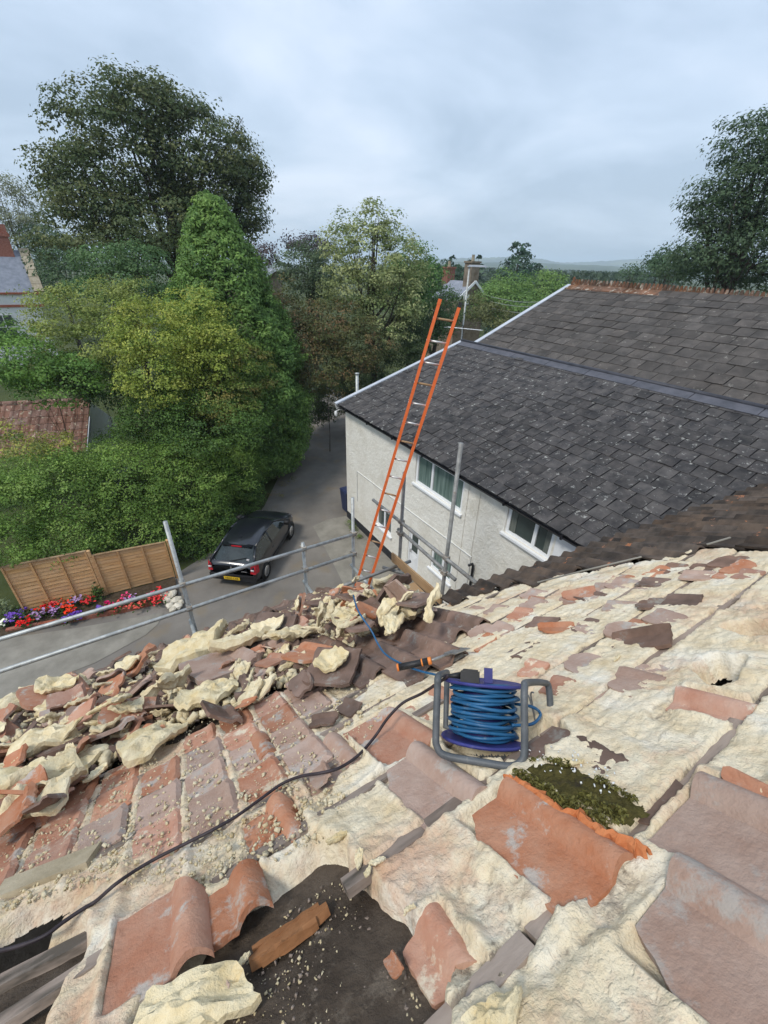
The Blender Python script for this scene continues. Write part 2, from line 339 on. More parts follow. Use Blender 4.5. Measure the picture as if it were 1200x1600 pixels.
material('orange_fibreglass', (0.70, 0.13, 0.028), (0.78, 0.17, 0.045), 6, .45, spec=.4, c3=(.42, .12, .05), s3=6, t3=(.54, .70), d3=8)
material('aluminium', (0.50, 0.50, 0.50), (0.66, 0.66, 0.65), 12, .4, metal=.5)
material('wood_board', (0.27, 0.17, 0.09), (0.38, 0.26, 0.15), 6, .8, .002, 30, rnd=.1, stretch=(1, .3, 1))
material('fence_wood', (0.52, 0.29, 0.125), (0.64, 0.40, 0.20), 5, .82, .003, 30, spec=.2, rnd=.09, stretch=(.3, 1, 2.5), c3=(.36, .20, .09), s3=11, t3=(.58, .72))
material('asphalt', (0.10, 0.092, 0.082), (0.165, 0.152, 0.135), 1.1, .93, .004, 60, spec=.2, c3=(.24, .22, .19), s3=45, t3=(.58, .72), pos=(.3, .7))
material('lane_asphalt', (0.135, 0.123, 0.110), (0.23, 0.211, 0.188), .6, .93, .004, 60, spec=.2, c3=(.20, .165, .12), s3=1.3, t3=(.55, .72), pos=(.3, .7))
material('concrete', (0.20, 0.187, 0.16), (0.29, 0.272, 0.235), 1.6, .92, .003, 50, spec=.2, c3=(.18, .17, .145), s3=.9, t3=(.52, .7))
material('soil', (0.05, 0.036, 0.024), (0.09, 0.068, 0.046), 9, .95, .02, 25, spec=.1)
material('grass_ground', (0.045, 0.06, 0.022), (0.08, 0.095, 0.035), .3, .95, .02, 8, spec=.1)
material('hill', (0.035, 0.06, 0.03), (0.075, 0.10, 0.05), .012, .95, spec=.05, c3=(.14, .16, .07), s3=.004, t3=(.55, .62))
material('bark', (0.055, 0.045, 0.035), (0.11, 0.092, 0.075), 8, .95, .02, 30, spec=.1, stretch=(1, 1, .3))
material('brick', (0.25, 0.085, 0.055), (0.34, 0.14, 0.095), 9, .88, .004, 50, spec=.2, rnd=.18)
material('stone', (0.30, 0.25, 0.17), (0.44, 0.38, 0.28), 6, .88, .006, 30, spec=.2, rnd=.12)
material('white_stone', (0.52, 0.47, 0.37), (0.68, 0.63, 0.53), 7, .85, .008, 25, spec=.2, rnd=.1)
material('stone_wall', (0.16, 0.125, 0.09), (0.27, 0.22, 0.17), 2.2, .9, .02, 9, spec=.2)
material('red_tile', (0.14, 0.075, 0.056), (0.23, 0.13, 0.098), 4, .9, .003, 40, spec=.2, rnd=.25, c3=(.38, .32, .24), s3=9, t3=(.58, .68))
material('ridge_clay', (0.10, 0.066, 0.047), (0.22, 0.105, 0.06), 3, .9, .004, 40, spec=.2, rnd=.25, c3=(.42, .38, .31), s3=6, t3=(.55, .66))
material('car_paint', (0.006, 0.007, 0.012), (0.010, 0.011, 0.018), 3, .28, spec=.5, coat=.8)
material('car_glass', (0.012, 0.018, 0.018), (0.03, 0.04, 0.04), 3, .04, spec=.7)
material('car_trim', (0.012, 0.012, 0.014), (0.02, 0.02, 0.022), 6, .6)
material('tyre', (0.012, 0.012, 0.012), (0.022, 0.021, 0.02), 20, .85)
material('chrome', (0.6, 0.61, 0.63), (0.7, 0.7, 0.72), 6, .2, metal=.9)
material('red_lens', (0.38, 0.008, 0.02), (0.52, 0.02, 0.03), 20, .2, spec=.6)
material('clear_lens', (0.55, 0.5, 0.5), (0.7, 0.66, 0.66), 20, .15, spec=.6)
material('plate_yellow', (0.72, 0.46, 0.02), (0.78, 0.52, 0.03), 5, .4)
material('black_plastic', (0.012, 0.012, 0.013), (0.024, 0.024, 0.026), 20, .5)
material('grey_frame', (0.07, 0.078, 0.086), (0.115, 0.125, 0.135), 14, .5, .0006, 80, spec=.4, c3=(.30, .28, .24), s3=14, t3=(.58, .70), d3=8)
material('blue_cable', (0.012, 0.085, 0.20), (0.022, 0.125, 0.27), 12, .45, spec=.4, c3=(.16, .22, .27), s3=22, t3=(.58, .72), d3=8)
material('blue_plastic', (0.03, 0.033, 0.16), (0.05, 0.055, 0.23), 10, .5, spec=.3, c3=(.24, .23, .30), s3=14, t3=(.58, .72), d3=8)
material('black_cable', (0.022, 0.016, 0.02), (0.045, 0.034, 0.04), 20, .55)
material('orange_plastic', (0.72, 0.20, 0.04), (0.78, 0.25, 0.05), 10, .45)
material('steel', (0.22, 0.22, 0.22), (0.36, 0.35, 0.33), 20, .45, metal=.6)
material('bin_blue', (0.02, 0.03, 0.075), (0.03, 0.04, 0.10), 6, .5)
for n_, c_ in (('petal_red', (0.62, 0.015, 0.018)), ('petal_pink', (0.62, 0.04, 0.16)), ('petal_purple', (0.13, 0.055, 0.36)), ('petal_lilac', (0.36, 0.22, 0.42)), ('petal_white', (0.75, 0.76, 0.66)), ('petal_orange', (0.66, 0.06, 0.03))):
    material(n_, c_, tuple(min(1, v * 1.3 + .01) for v in c_), 20, .7, rnd=.12)
material('wire', (0.35, 0.36, 0.37), (0.4, 0.41, 0.42), 5, .6)
# ================================================================ ground, lane, pavement, hills
def sheet(name, pts, z, mat, nx=0):
    V = [(p[0], p[1], z) for p in pts]; me = mesh(name, V, [tuple(range(len(V)))], MAT[mat]); o = obj(name, me); o['kind'] = 'structure'
    me.flip_normals() if me.polygons[0].normal.z < 0 else None
    return o
n_ = 48
ground = sheet('ground', [(4500 * math.cos(2 * math.pi * i / n_), 4500 * math.sin(2 * math.pi * i / n_)) for i in range(n_)], 0.0, 'grass_ground')
def gp(*px): return [tuple(G(*p)[:2]) for p in px]
sheet('lane', [(-16, 4), (-16, 12.0), (-0.6, 12.4), (0.6, 13.1), (2.6, 14.2), (4.0, 15.8), (5.7, 18.6), (7.9, 22.3), (9.3, 26), (11.2, 33), (15, 33), (14.5, 24.5), (24, 23.5), (24, 14), (6.6, 13.0), (6.6, -6), (-16, -6)], 0.012, 'lane_asphalt')
sheet('pavement', gp((-60, 1012), (0, 1000), (120, 982), (256, 958), (247, 976), (228, 993), (150, 1036), (0, 1094), (-60, 1120)), 0.024, 'concrete')
sheet('concrete_apron', gp((489, 823), (512, 812), (545, 806), (600, 862), (690, 950), (610, 1000), (545, 930), (520, 880)), 0.020, 'concrete')
def hill(name, d0, d1, h, px0, px1, seed, hz=0.0, n=160, freq=7):
    a0 = math.atan2(*ray(px0, 410)[:2]); a1 = math.atan2(*ray(px1, 410)[:2]); V = []; F = []; k = 9
    for i in range(n):
        t = i / (n - 1); a = a0 + (a1 - a0) * t
        env = math.sin(math.pi * min(1, max(0, t))) ** .5
        hh = h * env * (0.78 + .42 * float(fbm(np.array(t * freq), np.array(.5), seed, 4)))
        for j in range(k):
            s = j / (k - 1); d = d0 + (d1 - d0) * s
            z = hh * math.sin(math.pi * s) ** .8 + (float(fbm(np.array(t * 90), np.array(s * 9.), seed + 5, 3)) * h * .07 if 0 < j < k - 1 else -1)
            V.append((d * math.sin(a), d * math.cos(a), z - .5))
    for i in range(n - 1):
        for j in range(k - 1):
            q = i * k + j; F.append((q, q + 1, q + k + 1, q + k))
    me = mesh(name, V, F, MAT['hill'], True); o = obj(name, me); o['kind'] = 'structure'; return o
hill('hills', 2300, 3600, 84, 640, 960, 3, freq=2.2)
hill('hills', 2700, 4100, 88, 780, 1330, 8, freq=3)
hill('hills', 1300, 2100, 32, 560, 1290, 12, freq=5)

# ================================================================ the rendered white house, lower roof range
WA, WB = 6.69, 13.29                                   # wall plane x, far corner y
EZ = 4.60
house = thing('white_house', 'cream roughcast two-storey house with dark slate roof beside the lane', 'house', (WA, WB, 0))
def wall_with_holes(x, y0, y1, z0, z1, holes, depth, mat, parent, name='wall'):
    """a wall in the plane X = x seen from -X, with reveals"""
    ys = sorted({y0, y1, *[h[0] for h in holes], *[h[1] for h in holes]}); zs = sorted({z0, z1, *[h[2] for h in holes], *[h[3] for h in holes]})
    m = MB()
    for i in range(len(ys) - 1):
        for j in range(len(zs) - 1):
            cy, cz = (ys[i] + ys[i + 1]) / 2, (zs[j] + zs[j + 1]) / 2
            if any(h[0] < cy < h[1] and h[2] < cz < h[3] for h in holes): continue
            m.quad((x, ys[i + 1], zs[j]), (x, ys[i], zs[j]), (x, ys[i], zs[j + 1]), (x, ys[i + 1], zs[j + 1]))
    for (a, b, c, d) in holes:
        X = x + depth
        m.quad((x, a, c), (X, a, c), (X, a, d), (x, a, d)); m.quad((x, b, c), (x, b, d), (X, b, d), (X, b, c))
        m.quad((x, a, d), (X, a, d), (X, b, d), (x, b, d)); m.quad((x, a, c), (x, b, c), (X, b, c), (X, a, c))
    return m.build(name, MAT[mat], parent)
WINS = [('window', 6.82, 8.88, 3.53, 4.47, [.36], 'glass_green'), ('window', 4.10, 5.36, 3.80, 4.55, [.62], 'glass'),
        ('window', 10.0, 11.0, 0.95, 1.78, [.5], 'glass'), ('window', 6.86, 7.82, 1.14, 1.88, [.55], 'glass_green'), ('door', 8.40, 9.0, 0.16, 1.93, [], 'upvc')]
wall_with_holes(WA, -2, WB, .32, EZ + .05, [w[1:5] for w in WINS], .10, 'render', house)
MB().quad((WA, WB, 0), (WA, WB, EZ + .05), (12.2, WB, 6.3), (12.2, WB, 0)).build('wall', MAT['render'], house)
pl_ = MB(); 
for a, b in ((-2, 8.40), (9.0, WB + .02)): pl_.box(WA - .02, WA + .2, a, b, 0, .32)
pl_.build('plinth', MAT['plinth'], house)
for nm, y0, y1, z0, z1, mull, gl in WINS:
    X = WA + .06
    if nm == 'door':
        d_ = MB().box(X, X + .05, y0 + .05, y1 - .05, z0 + .04, z1 - .05).build('door', MAT['upvc'], house)
        MB().box(X - .03, X + .06, y0, y0 + .055, z0, z1).box(X - .03, X + .06, y1 - .055, y1, z0, z1).box(X - .03, X + .06, y0, y1, z1 - .055, z1).build('door_frame', MAT['upvc'], house)
        MB().box(X - .012, X + .01, y0 + .15, y1 - .15, z0 + .95, z1 - .17).build('pane', MAT['glass'], d_)
        p = MB()
        for k in range(3): p.box(X - .008 - .006 * k, X + .01, y0 + .15 + .05 * k, y1 - .15 - .05 * k, z0 + .18 + .06 * k, z0 + .80 - .06 * k)
        p.build('panel', MAT['upvc'], d_); MB().box(X - .05, X, y1 - .16, y1 - .12, z0 + .86, z0 + .98).build('handle', MAT['chrome'], d_)
        continue
    w = MB()
    w.box(X - .02, X + .05, y0, y1, z0, z0 + .075).box(X - .02, X + .05, y0, y1, z1 - .075, z1)
    ed = [y0] + [y1 - (y1 - y0) * m for m in mull] + [y1]; ed = sorted(ed)
    for k, y in enumerate(ed):
        c = min(max(y, y0 + .042), y1 - .042); w.box(X - .022, X + .052, c - .042, c + .042, z0 + .002, z1 - .002)
    wo = w.build('window', MAT['upvc'], house)
    for k in range(len(ed) - 1):
        MB().box(X + .012, X + .02, ed[k] + .03, ed[k + 1] - .03, z0 + .06, z1 - .06).build('pane', MAT[gl], wo)
    MB().box(WA - .07, X + .02, y0 - .06, y1 + .06, z0 - .055, z0 - .002).build('sill', MAT['upvc'], wo)
    if gl == 'glass':
        MB().box(X - .0, X + .011, ed[0] + .035, ed[0] + .22, z0 + .07, z1 - .07).build('curtain', MAT['curtain'], wo)
        MB().box(X - .0, X + .011, ed[-1] - .25, ed[-1] - .035, z0 + .07, z1 - .07).build('curtain', MAT['curtain'], wo)
# white panelled bit of wall by the upper right window, trunking and cable clips
MB().box(WA - .03, WA + .02, 3.3, 4.03, 3.78, 4.56).build('cladding_panel', MAT['upvc'], house)
for y in (6.62, 6.22): MB().tube([(WA - .012, y, .4), (WA - .012, y + .02, EZ - .1)], .008, 5).build('cable', MAT['render'], house)
MB().tube([(WA - .02, 12.4, 1.2), (WA - .02, 12.4, 2.45), (WA - .02, 9.0, 2.5), (WA - .02, 6.2, 2.55), (WA - .02, 6.2, 1.0)], .016, 6).build('cable', MAT['white_paint'], house)
MB().tube([(WA - .2, 6.08, 2.42), (WA - .08, 6.06, 2.44), (WA - .06, 6.05, 2.35), (WA - .06, 6.03, 1.0)], .035, 8).build('waste_pipe', MAT['gutter'], house, True)
# eaves gutter and fascia
R1 = [(6.48, 4.70), (11.96, 6.46)]                     # (x, z) of eave and ridge
MB().box(6.56, 6.64, -2, WB + .15, EZ - .07, EZ + .09).build('fascia', MAT['gutter'], house)
g = MB()
prof = [(math.cos(t), math.sin(t)) for t in np.linspace(math.pi, 2 * math.pi, 9)]
P0 = [(6.50 + .062 * c, -2, EZ + .055 + .062 * s) for c, s in prof]; P1 = [(p[0], WB + .18, p[2]) for p in P0]
g.add(P0 + P1, [(i, i + 1, i + 10, i + 9) for i in range(8)]); g.build('gutter', MAT['gutter'], house, True)
for k in range(9): MB().box(6.43, 6.58, .8 + 1.5 * k, .84 + 1.5 * k, EZ - .02, EZ + .07).build('gutter_bracket', MAT['gutter'], house)

rng = random.Random(4)
def slate_slope(parent, mat, x0, z0, x1, z1, ya, yb, gauge, width, keep, seed, th=.017, skip=None, holes=0):
    """courses of slates on the slope from eave (x0,z0) to ridge (x1,z1), y from ya (far) to yb (near)"""
    rg = random.Random(seed); L = math.hypot(x1 - x0, z1 - z0); ux, uz = (x1 - x0) / L, (z1 - z0) / L; nx, nz = -uz, ux
    deck = MB().quad((x0, ya, z0 - .03), (x0, yb, z0 - .03), (x1, yb, z1 - .03), (x1, ya, z1 - .03)).build('roof', MAT['plinth'], parent)
    rows = int(L / gauge); gauge = L / rows; items = []
    for r_ in range(rows):
        y = ya - (width * .5 if r_ % 2 else 0) + rg.uniform(-.02, .02)
        y += width * .5
        while y > yb:
            items.append((r_, y, rg.random(), rg.uniform(-1, 1), rg.uniform(-1, 1))); y -= width
    def mtx(it):
        r_, y, q, j1, j2 = it
        s = r_ * gauge - .02 + j1 * .011 - (.05 if .02 < q < .035 else 0); lift = .010 + (.016 if q > .90 else 0) + .006 * math.sin(y * 1.3 + r_ * .9)
        px, pz = x0 + ux * s + nx * lift, z0 + uz * s + nz * lift
        tilt = math.atan2(uz, ux) - R(1.5) - (R(1.6) if q > .90 else 0)
        return Matrix.Translation((px, y, pz)) @ Matrix.Rotation(-tilt, 4, 'Y') @ Matrix.Rotation(j2 * R(1.7) + (R(4) if q < .03 else 0), 4, 'Z')
    protos = []
    for k in range(5):
        w, l = width - .016 - .004 * k / 4, gauge * 1.12; nn = 4; V = []; c = [rg.uniform(-.009, .004) for _ in range(nn + 1)]
        top = [(c[i], -w / 2 + w * i / nn) for i in range(nn + 1)] + [(l, w / 2), (l, -w / 2)]
        n = len(top); V = [(p[0], p[1], th) for p in top] + [(p[0], p[1], 0) for p in top]
        F = [tuple(reversed(range(n)))] + [(i, (i + 1) % n, n + (i + 1) % n, n + i) for i in range(n)]
        protos.append(mesh('slate', V, F, MAT[mat]))
    items = [it for it in items if it[1] - width / 2 > yb - width and not (skip and skip(it))]
    items = [(r_, min(y, ya - width * .26) if y + width / 2 > ya else y, q, a, b) for r_, y, q, a, b in items]
    def dist(it):
        p = mtx(it).translation; v = p - Vector(C0); return v.length
    def seen(it):
        p = mtx(it).translation - Vector(C0); z = p.dot(Vector(_f)); u = p.dot(Vector(_rt)) / z * FPX if z > 0 else 9e9; v = -p.dot(Vector(_up)) / z * FPX if z > 0 else 9e9
        return abs(u) < 640 and abs(v) < 840
    items.sort(key=lambda it: (0 if seen(it) else 1, dist(it)))
    for it in items[:keep]:
        obj('slate', protos[rg.randrange(5)], deck, mtx(it))
    rest = MB()
    for it in items[keep:]:
        me = protos[rg.randrange(5)]; M = mtx(it); rest.add([M @ v.co for v in me.vertices], [tuple(p.vertices) for p in me.polygons])
    if rest.v: o = rest.build('slates', MAT[mat], deck); o['kind'] = 'stuff'
    return deck
def vis_y(x, z, y): return y
# our own roof hides the near end: stop the slates where the photograph stops showing them
slate_slope(house, 'slate', *R1[0], *R1[1], WB + .16, 2.0, .345, .33, 300, 5)
# verge: pale cloaking board
v = MB(); yv = WB + .16
v.beam((R1[0][0] - .08, yv + .03, R1[0][1] + .015), (R1[1][0] + .02, yv + .03, R1[1][1] + .03), .17, .045, (0, 0, 1)); v.build('verge_board', MAT['barge'], house)
MB().beam((R1[0][0] - .06, yv + .06, R1[0][1] - .10), (R1[1][0], yv + .06, R1[1][1] - .09), .03, .18).build('barge_board', MAT['white_paint'], house)
# lead ridge: roll over a flashing apron
MB().tube([(R1[1][0] + .05, yv + .05, R1[1][1] + .055), (R1[1][0] + .05, 2, R1[1][1] + .055)], .06, 8).build('ridge_roll', MAT['lead_dark'], house, True)
ux, uz = np.array([R1[1][0] - R1[0][0], R1[1][1] - R1[0][1]]) / math.hypot(R1[1][0] - R1[0][0], R1[1][1] - R1[0][1])
for k in range(8):
    ya = yv - k * 1.45; yb_ = max(ya - 1.43, 2.0)
    P = [(R1[1][0] - s * ux, R1[1][1] - s * uz) for s in (.30, -.02)]; o_ = .038
    MB().add([(P[0][0] - uz * o_, ya, P[0][1] + ux * o_), (P[0][0] - uz * o_, yb_, P[0][1] + ux * o_), (P[1][0], yb_, P[1][1] + .05), (P[1][0], ya, P[1][1] + .05),
              (P[0][0] - uz * .02, ya, P[0][1] + ux * .02), (P[0][0] - uz * .02, yb_, P[0][1] + ux * .02), (P[1][0], yb_, P[1][1] + .02), (P[1][0], ya, P[1][1] + .02)],
             [(3, 2, 1, 0), (4, 5, 6, 7), (0, 1, 5, 4), (0, 4, 7, 3), (1, 2, 6, 5)]).build('flashing', MAT['lead'], house)
# small white lantern under the far eave, flue beyond the verge
ln = thing('wall_lantern', 'small white lantern under the far eaves corner of the cream house', 'lamp', (6.4, WB + .12, 4.3))
MB().lathe([(.0, 4.47), (.05, 4.45), (.055, 4.33), (.04, 4.28), (0, 4.27)], 10, Matrix.Translation((6.38, WB + .14, 0))).build('shade', MAT['white_paint'], ln, True)
MB().tube([(6.38, WB + .14, 4.46), (6.5, WB + .12, 4.5), (6.62, WB + .1, 4.48)], .014, 6).build('bracket', MAT['white_paint'], ln)
p = PY(558, 604, WB + 1.0); q = PY(558, 585, WB + 1.0)
fl = thing('flue_pipe', 'grey metal flue pipe standing behind the pale verge board', 'pipe', (p[0], p[1], 0))
MB().tube([(p[0], p[1], 0), (p[0], p[1], q[2])], .06, 10).build('pipe', MAT['galvanised'], fl, True)
MB().lathe([(.06, 0), (.085, .01), (.085, .05), (0, .07)], 10, Matrix.Translation((p[0], p[1], q[2]))).build('cap', MAT['galvanised'], fl, True)
# ---------------------------------------------------------------- taller range behind, terracotta crested ridge
house2 = thing('slate_roofed_house', 'taller slate roofed house with crested terracotta ridge behind the cream house', 'house', (15, WB, 0))
R2 = [(12.25, 6.18), (17.86, 8.46)]
MB().box(12.4, 23.0, 0, WB - .02, 0, 6.1).build('wall', MAT['render'], house2)
MB().add([(12.4, WB - .01, 6.0), (23.2, WB - .01, 6.0), (17.86, WB - .01, 8.40)], [(0, 1, 2)]).build('gable', MAT['render'], house2)
slate_slope(house2, 'slate_old', *R2[0], *R2[1], WB + .16, 2.0, .50, .46, 300, 9)
MB().quad((17.86, WB + .16, 8.44), (17.86, 2, 8.44), (23.4, 2, 6.18), (23.4, WB + .16, 6.18)).build('rear_slope', MAT['slate_old'], house2)
MB().beam((R2[0][0] - .1, yv + .03, R2[0][1] - .02), (R2[1][0], yv + .03, R2[1][1] + .03), .19, .05).build('verge_board', MAT['barge'], house2)
MB().beam((R2[0][0] - .1, yv + .06, R2[0][1] - .13), (R2[1][0], yv + .06, R2[1][1] - .08), .03, .2).build('barge_board', MAT['white_paint'], house2)
rt = MB()                                              # one crested ridge tile: two wings and a scalloped crest
Lr = .43
for s in (-1, 1): rt.add([(0, 0, .05), (0, Lr, .05), (s * .30, Lr, -.07), (s * .30, 0, -.07), (0, 0, .02), (0, Lr, .02), (s * .30, Lr, -.10), (s * .30, 0, -.10)], [(0, 1, 2, 3), (4, 5, 6, 7), (2, 3, 7, 6), (0, 3, 7, 4), (1, 2, 6, 5)])
for k in range(3):
    c = (k + .5) * Lr / 3; pts = [(c - Lr / 6 * .92, .03), (c - Lr / 6 * .72, .13), (c - .028, .20), (c + .028, .20), (c + Lr / 6 * .72, .13), (c + Lr / 6 * .92, .03)]
    n = len(pts); rt.add([(-.016, y, z) for y, z in pts] + [(.016, y, z) for y, z in pts], [tuple(range(n)), tuple(reversed(range(n, 2 * n)))] + [(i, (i + 1) % n, n + (i + 1) % n, n + i) for i in range(n)])
rme = rt.mesh('ridge_tile', MAT['ridge_clay'])
for k in range(26):
    y = WB + .12 - (k + 1) * (Lr + .006); sag = -.10 * math.exp(-((k - 16) / 9) ** 2)
    obj('ridge_tile', rme, house2, Matrix.Translation((17.88 + rng.uniform(-.012, .012), y, 8.46 + sag + rng.uniform(-.01, .01))) @ Matrix.Rotation(rng.uniform(-.02, .02), 4, 'X') @ Matrix.Rotation(rng.uniform(-.03, .03), 4, 'Z') @ Matrix.Diagonal((1.45, 1, 1.3, 1)))
MB().lathe([(.10, 8.45), (.09, 8.6), (.05, 8.66), (.07, 8.74), (0, 8.82)], 10, Matrix.Translation((17.88, WB + .05, 0))).build('finial', MAT['ridge_clay'], house2, True)

# ================================================================ left: white house with chimney, tiled shed
def lh(px, py, z): return G(px, py, z)
e0, e1 = lh(-10, 463, 6.0), lh(62, 458, 6.0)
va_ = math.radians(37); back = e1 * [1, 1, 0]; back /= np.linalg.norm(back); dirx = np.array([back[1], -back[0], 0])
far_house = thing('white_cottage', 'white walled house with blue slate roof and brick chimney at left edge', 'house', tuple(e1 * [1, 1, 0]))
ridge1 = at(37, 391, math.hypot(e1[0], e1[1]) + 3.0); rz = ridge1[2]
# place the ridge end so that it is seen at the photographed spot
def on(px, py, base): return at(px, py, math.hypot(base[0], base[1]))
e00 = e1 - dirx * 9; r00 = ridge1 - dirx * 9
MB().quad(e00, e1, ridge1, r00).build('roof', MAT['blue_slate'], far_house)
wz = 5.55
MB().quad(e00 * [1, 1, 0], e1 * [1, 1, 0] - dirx * .2, (e1 - dirx * .2) * [1, 1, 0] + [0, 0, 6.0], e00).build('wall', MAT['white_paint'], far_house)
MB().add([e1 * [1, 1, 0], (e1 + back * 5.6) * [1, 1, 0], e1 + back * 5.6, ridge1, e1], [(0, 1, 2, 3, 4)]).build('gable', MAT['white_paint'], far_house)
MB().quad(r00, ridge1, e1 + back * 5.6, e00 + back * 5.6).build('rear_slope', MAT['blue_slate'], far_house)
MB().beam(e00 + back * -.08, e1 + dirx * .1 + back * -.08, .16, .16).build('gutter', MAT['brick'], far_house)
MB().beam(e00 - back * .02 - [0, 0, 1.0], e1 - back * .02 - [0, 0, 1.0], .12, .2).build('string_course', MAT['brick'], far_house)
slw = (ridge1 - e1); Ls = np.linalg.norm(slw); slw /= Ls
for k in range(6):
    a = e1 + slw * (Ls * k / 6 + .02) + [0, 0, .10]; b = e1 + slw * (Ls * (k + 1) / 6 - .02) + [0, 0, .10]
    MB().beam(a, b, .75, .2).build('coping_stone', MAT['stone'], far_house)
ch = MB(); cc = ridge1 - dirx * 1.75
Mc = Matrix(((dirx[0], back[0], 0, cc[0]), (dirx[1], back[1], 0, cc[1]), (0, 0, 1, 0), (0, 0, 0, 1)))
hz = lambda py: on(10, py, cc)[2]
ch.box(-.95, .95, -.5, .5, rz - 1, hz(370), Mc).box(-1.08, 1.08, -.6, .6, hz(370), hz(364), Mc).box(-1.0, 1.0, -.52, .52, hz(364), hz(351), Mc)
ch.build('chimney', MAT['brick'], far_house)
w0, w1 = lh(6, 487, 5.0), lh(26, 487, 5.0)
def lw(s, z): return e1 - dirx * s - back * .03 + [0, 0, z - 6.0]
fr = MB(); S0, S1, Z0, Z1 = 2.6, 4.6, 2.3, 4.3
Mw_ = Matrix(((dirx[0], back[0], 0, e1[0]), (dirx[1], back[1], 0, e1[1]), (0, 0, 1, 0), (0, 0, 0, 1)))
for k in range(4): s = -S0 - (S1 - S0) * k / 3; fr.box(s - .03, s + .03, -.06, .0, Z0, Z1, Mw_)
for k in range(3): z = Z0 + (Z1 - Z0) * k / 2; fr.box(-S1, -S0, -.058, .0, z - .03, z + .03, Mw_)
wf = fr.build('window', MAT['white_paint'], far_house)
for i in range(3):
    for j in range(2): MB().box(-S1 + (S1 - S0) * i / 3 + .03, -S1 + (S1 - S0) * (i + 1) / 3 - .03, -.03, -.02, Z0 + (Z1 - Z0) * j / 2 + .03, Z0 + (Z1 - Z0) * (j + 1) / 2 - .03, Mw_).build('pane', MAT['glass'], wf)
# tiled shed
rz_ = 3.9; s1 = G(141, 626, rz_); s0 = G(-10, 633, rz_); sx = s1 - s0; sx[2] = 0; sx /= np.linalg.norm(sx); sb = np.array([-sx[1], sx[0], 0]); sb = sb if sb @ _h > 0 else -sb
shed = thing('tiled_shed', 'low shed with red pantile roof half buried in the brambles', 'shed', tuple(s1 * [1, 1, 0]))
ee = G(150, 706, 2.45); run = abs((s1 - ee) @ sb); run = max(1.6, min(run, 2.6)); drop = rz_ - 2.5
sdn = -sb * run + np.array([0, 0, -drop]); Lsh = np.linalg.norm(sdn); sdn /= Lsh; snn = np.cross(sx, sdn); snn = snn if snn[2] > 0 else -snn
roof_s = MB().quad(s1, s1 - sx * 7, s1 - sx * 7 + sdn * Lsh, s1 + sdn * Lsh).build('roof', MAT['plinth'], shed)
tp = MB(); tw, tl = .30, .40; NX = 6
xs = np.linspace(0, tw, NX + 1); zs = .012 + .035 * np.where(xs > .16, np.sin((xs - .16) / (tw - .16) * math.pi), 0)
Xg, Yg = np.meshgrid(xs, np.array([0, tl])); Zg = np.stack([zs, zs + .018])
tV, tF = solid_grid(Xg, Yg, Zg, np.ones((1, NX), bool), .014); tme = mesh('roof_tile', tV, tF, MAT['red_tile'])
gs = Lsh / 7
for i in range(7):
    for j in range(20):
        p = s1 - sx * (tw * (j + 1)) + sdn * (gs * i - .02) + snn * (.02 + rng.uniform(0, .008))
        M = Matrix(((sx[0], sdn[0], snn[0], p[0]), (sx[1], sdn[1], snn[1], p[1]), (sx[2], sdn[2], snn[2], p[2]), (0, 0, 0, 1)))
        if M.to_3x3().determinant() < 0: M = M @ Matrix.Scale(-1, 4, (1, 0, 0)) @ Matrix.Translation((-tw, 0, 0))
        obj('roof_tile', tme, roof_s, M @ Matrix.Rotation(rng.uniform(-.02, .02), 4, 'Z'))
for j in range(14):
    p = s1 - sx * (.5 * j); MB().tube([p + [0, 0, .02], p - sx * .48 + [0, 0, .02]], .11, 8).build('ridge_tile', MAT['red_tile'], roof_s, True)
MB().add([s1 * [1, 1, 0], s1 + sdn * Lsh - [0, 0, .05], s1 - [0, 0, .05], s1 + sb * run - [0, 0, drop], (s1 + sb * run) * [1, 1, 0], (s1 + sdn * Lsh) * [1, 1, 0]], [(5, 1, 2, 3, 4)]).build('gable', MAT['white_paint'], shed)
MB().beam(s1 + sdn * .9 + sx * .06 + snn * .02, s1 + sdn * (Lsh + .1) + sx * .06 + snn * .02, .03, .16).build('barge_board', MAT['barge'], shed)

# ================================================================ far: stone cottage, slate roof through the trees, lamp, aerial, wires
sd0 = 46.0
def far_cottage(name, label, pts, dist, wall_m, roof_m):
    """pts: px of ridge left, gable apex, eave left, eave right end"""
    (rl, ap, el, er) = [at(*p, dist + o) for p, o in zip(pts, (3.5, 0, -1.2, 1.2))]
    t = thing(name, label, 'house', (ap[0], ap[1], 0)); ll = rl - ap
    el2 = el + ll
    MB().quad(el2, el, ap, rl).build('roof', MAT[roof_m], t); MB().quad(er + ll, er, ap, rl).build('rear_slope', MAT[roof_m], t)
    MB().add([el * [1, 1, 0], el, ap, er, er * [1, 1, 0]], [(0, 1, 2, 3, 4)]).build('gable', MAT[wall_m], t)
    MB().quad(el2 * [1, 1, 0], el * [1, 1, 0], el, el2).build('wall', MAT[wall_m], t)
    off = (el - ap); nrm = np.cross(er - el, [0, 0, 1]); nrm = nrm / np.linalg.norm(nrm); nrm = nrm if nrm @ ap < 0 else -nrm
    MB().beam(el + nrm * .1, ap + nrm * .1, .08, .22).build('barge_board', MAT['upvc'], t); MB().beam(er + nrm * .1, ap + nrm * .1, .08, .22).build('barge_board', MAT['upvc'], t)
    return t, rl, ap, el, er, nrm
t, rl, ap, el, er, nrm = far_cottage('stone_cottage', 'brown stone cottage with slate roof and tall chimney beyond the ladder top', [(700, 437), (742, 440), (713, 470), (757, 461)], sd0, 'stone_wall', 'blue_slate')
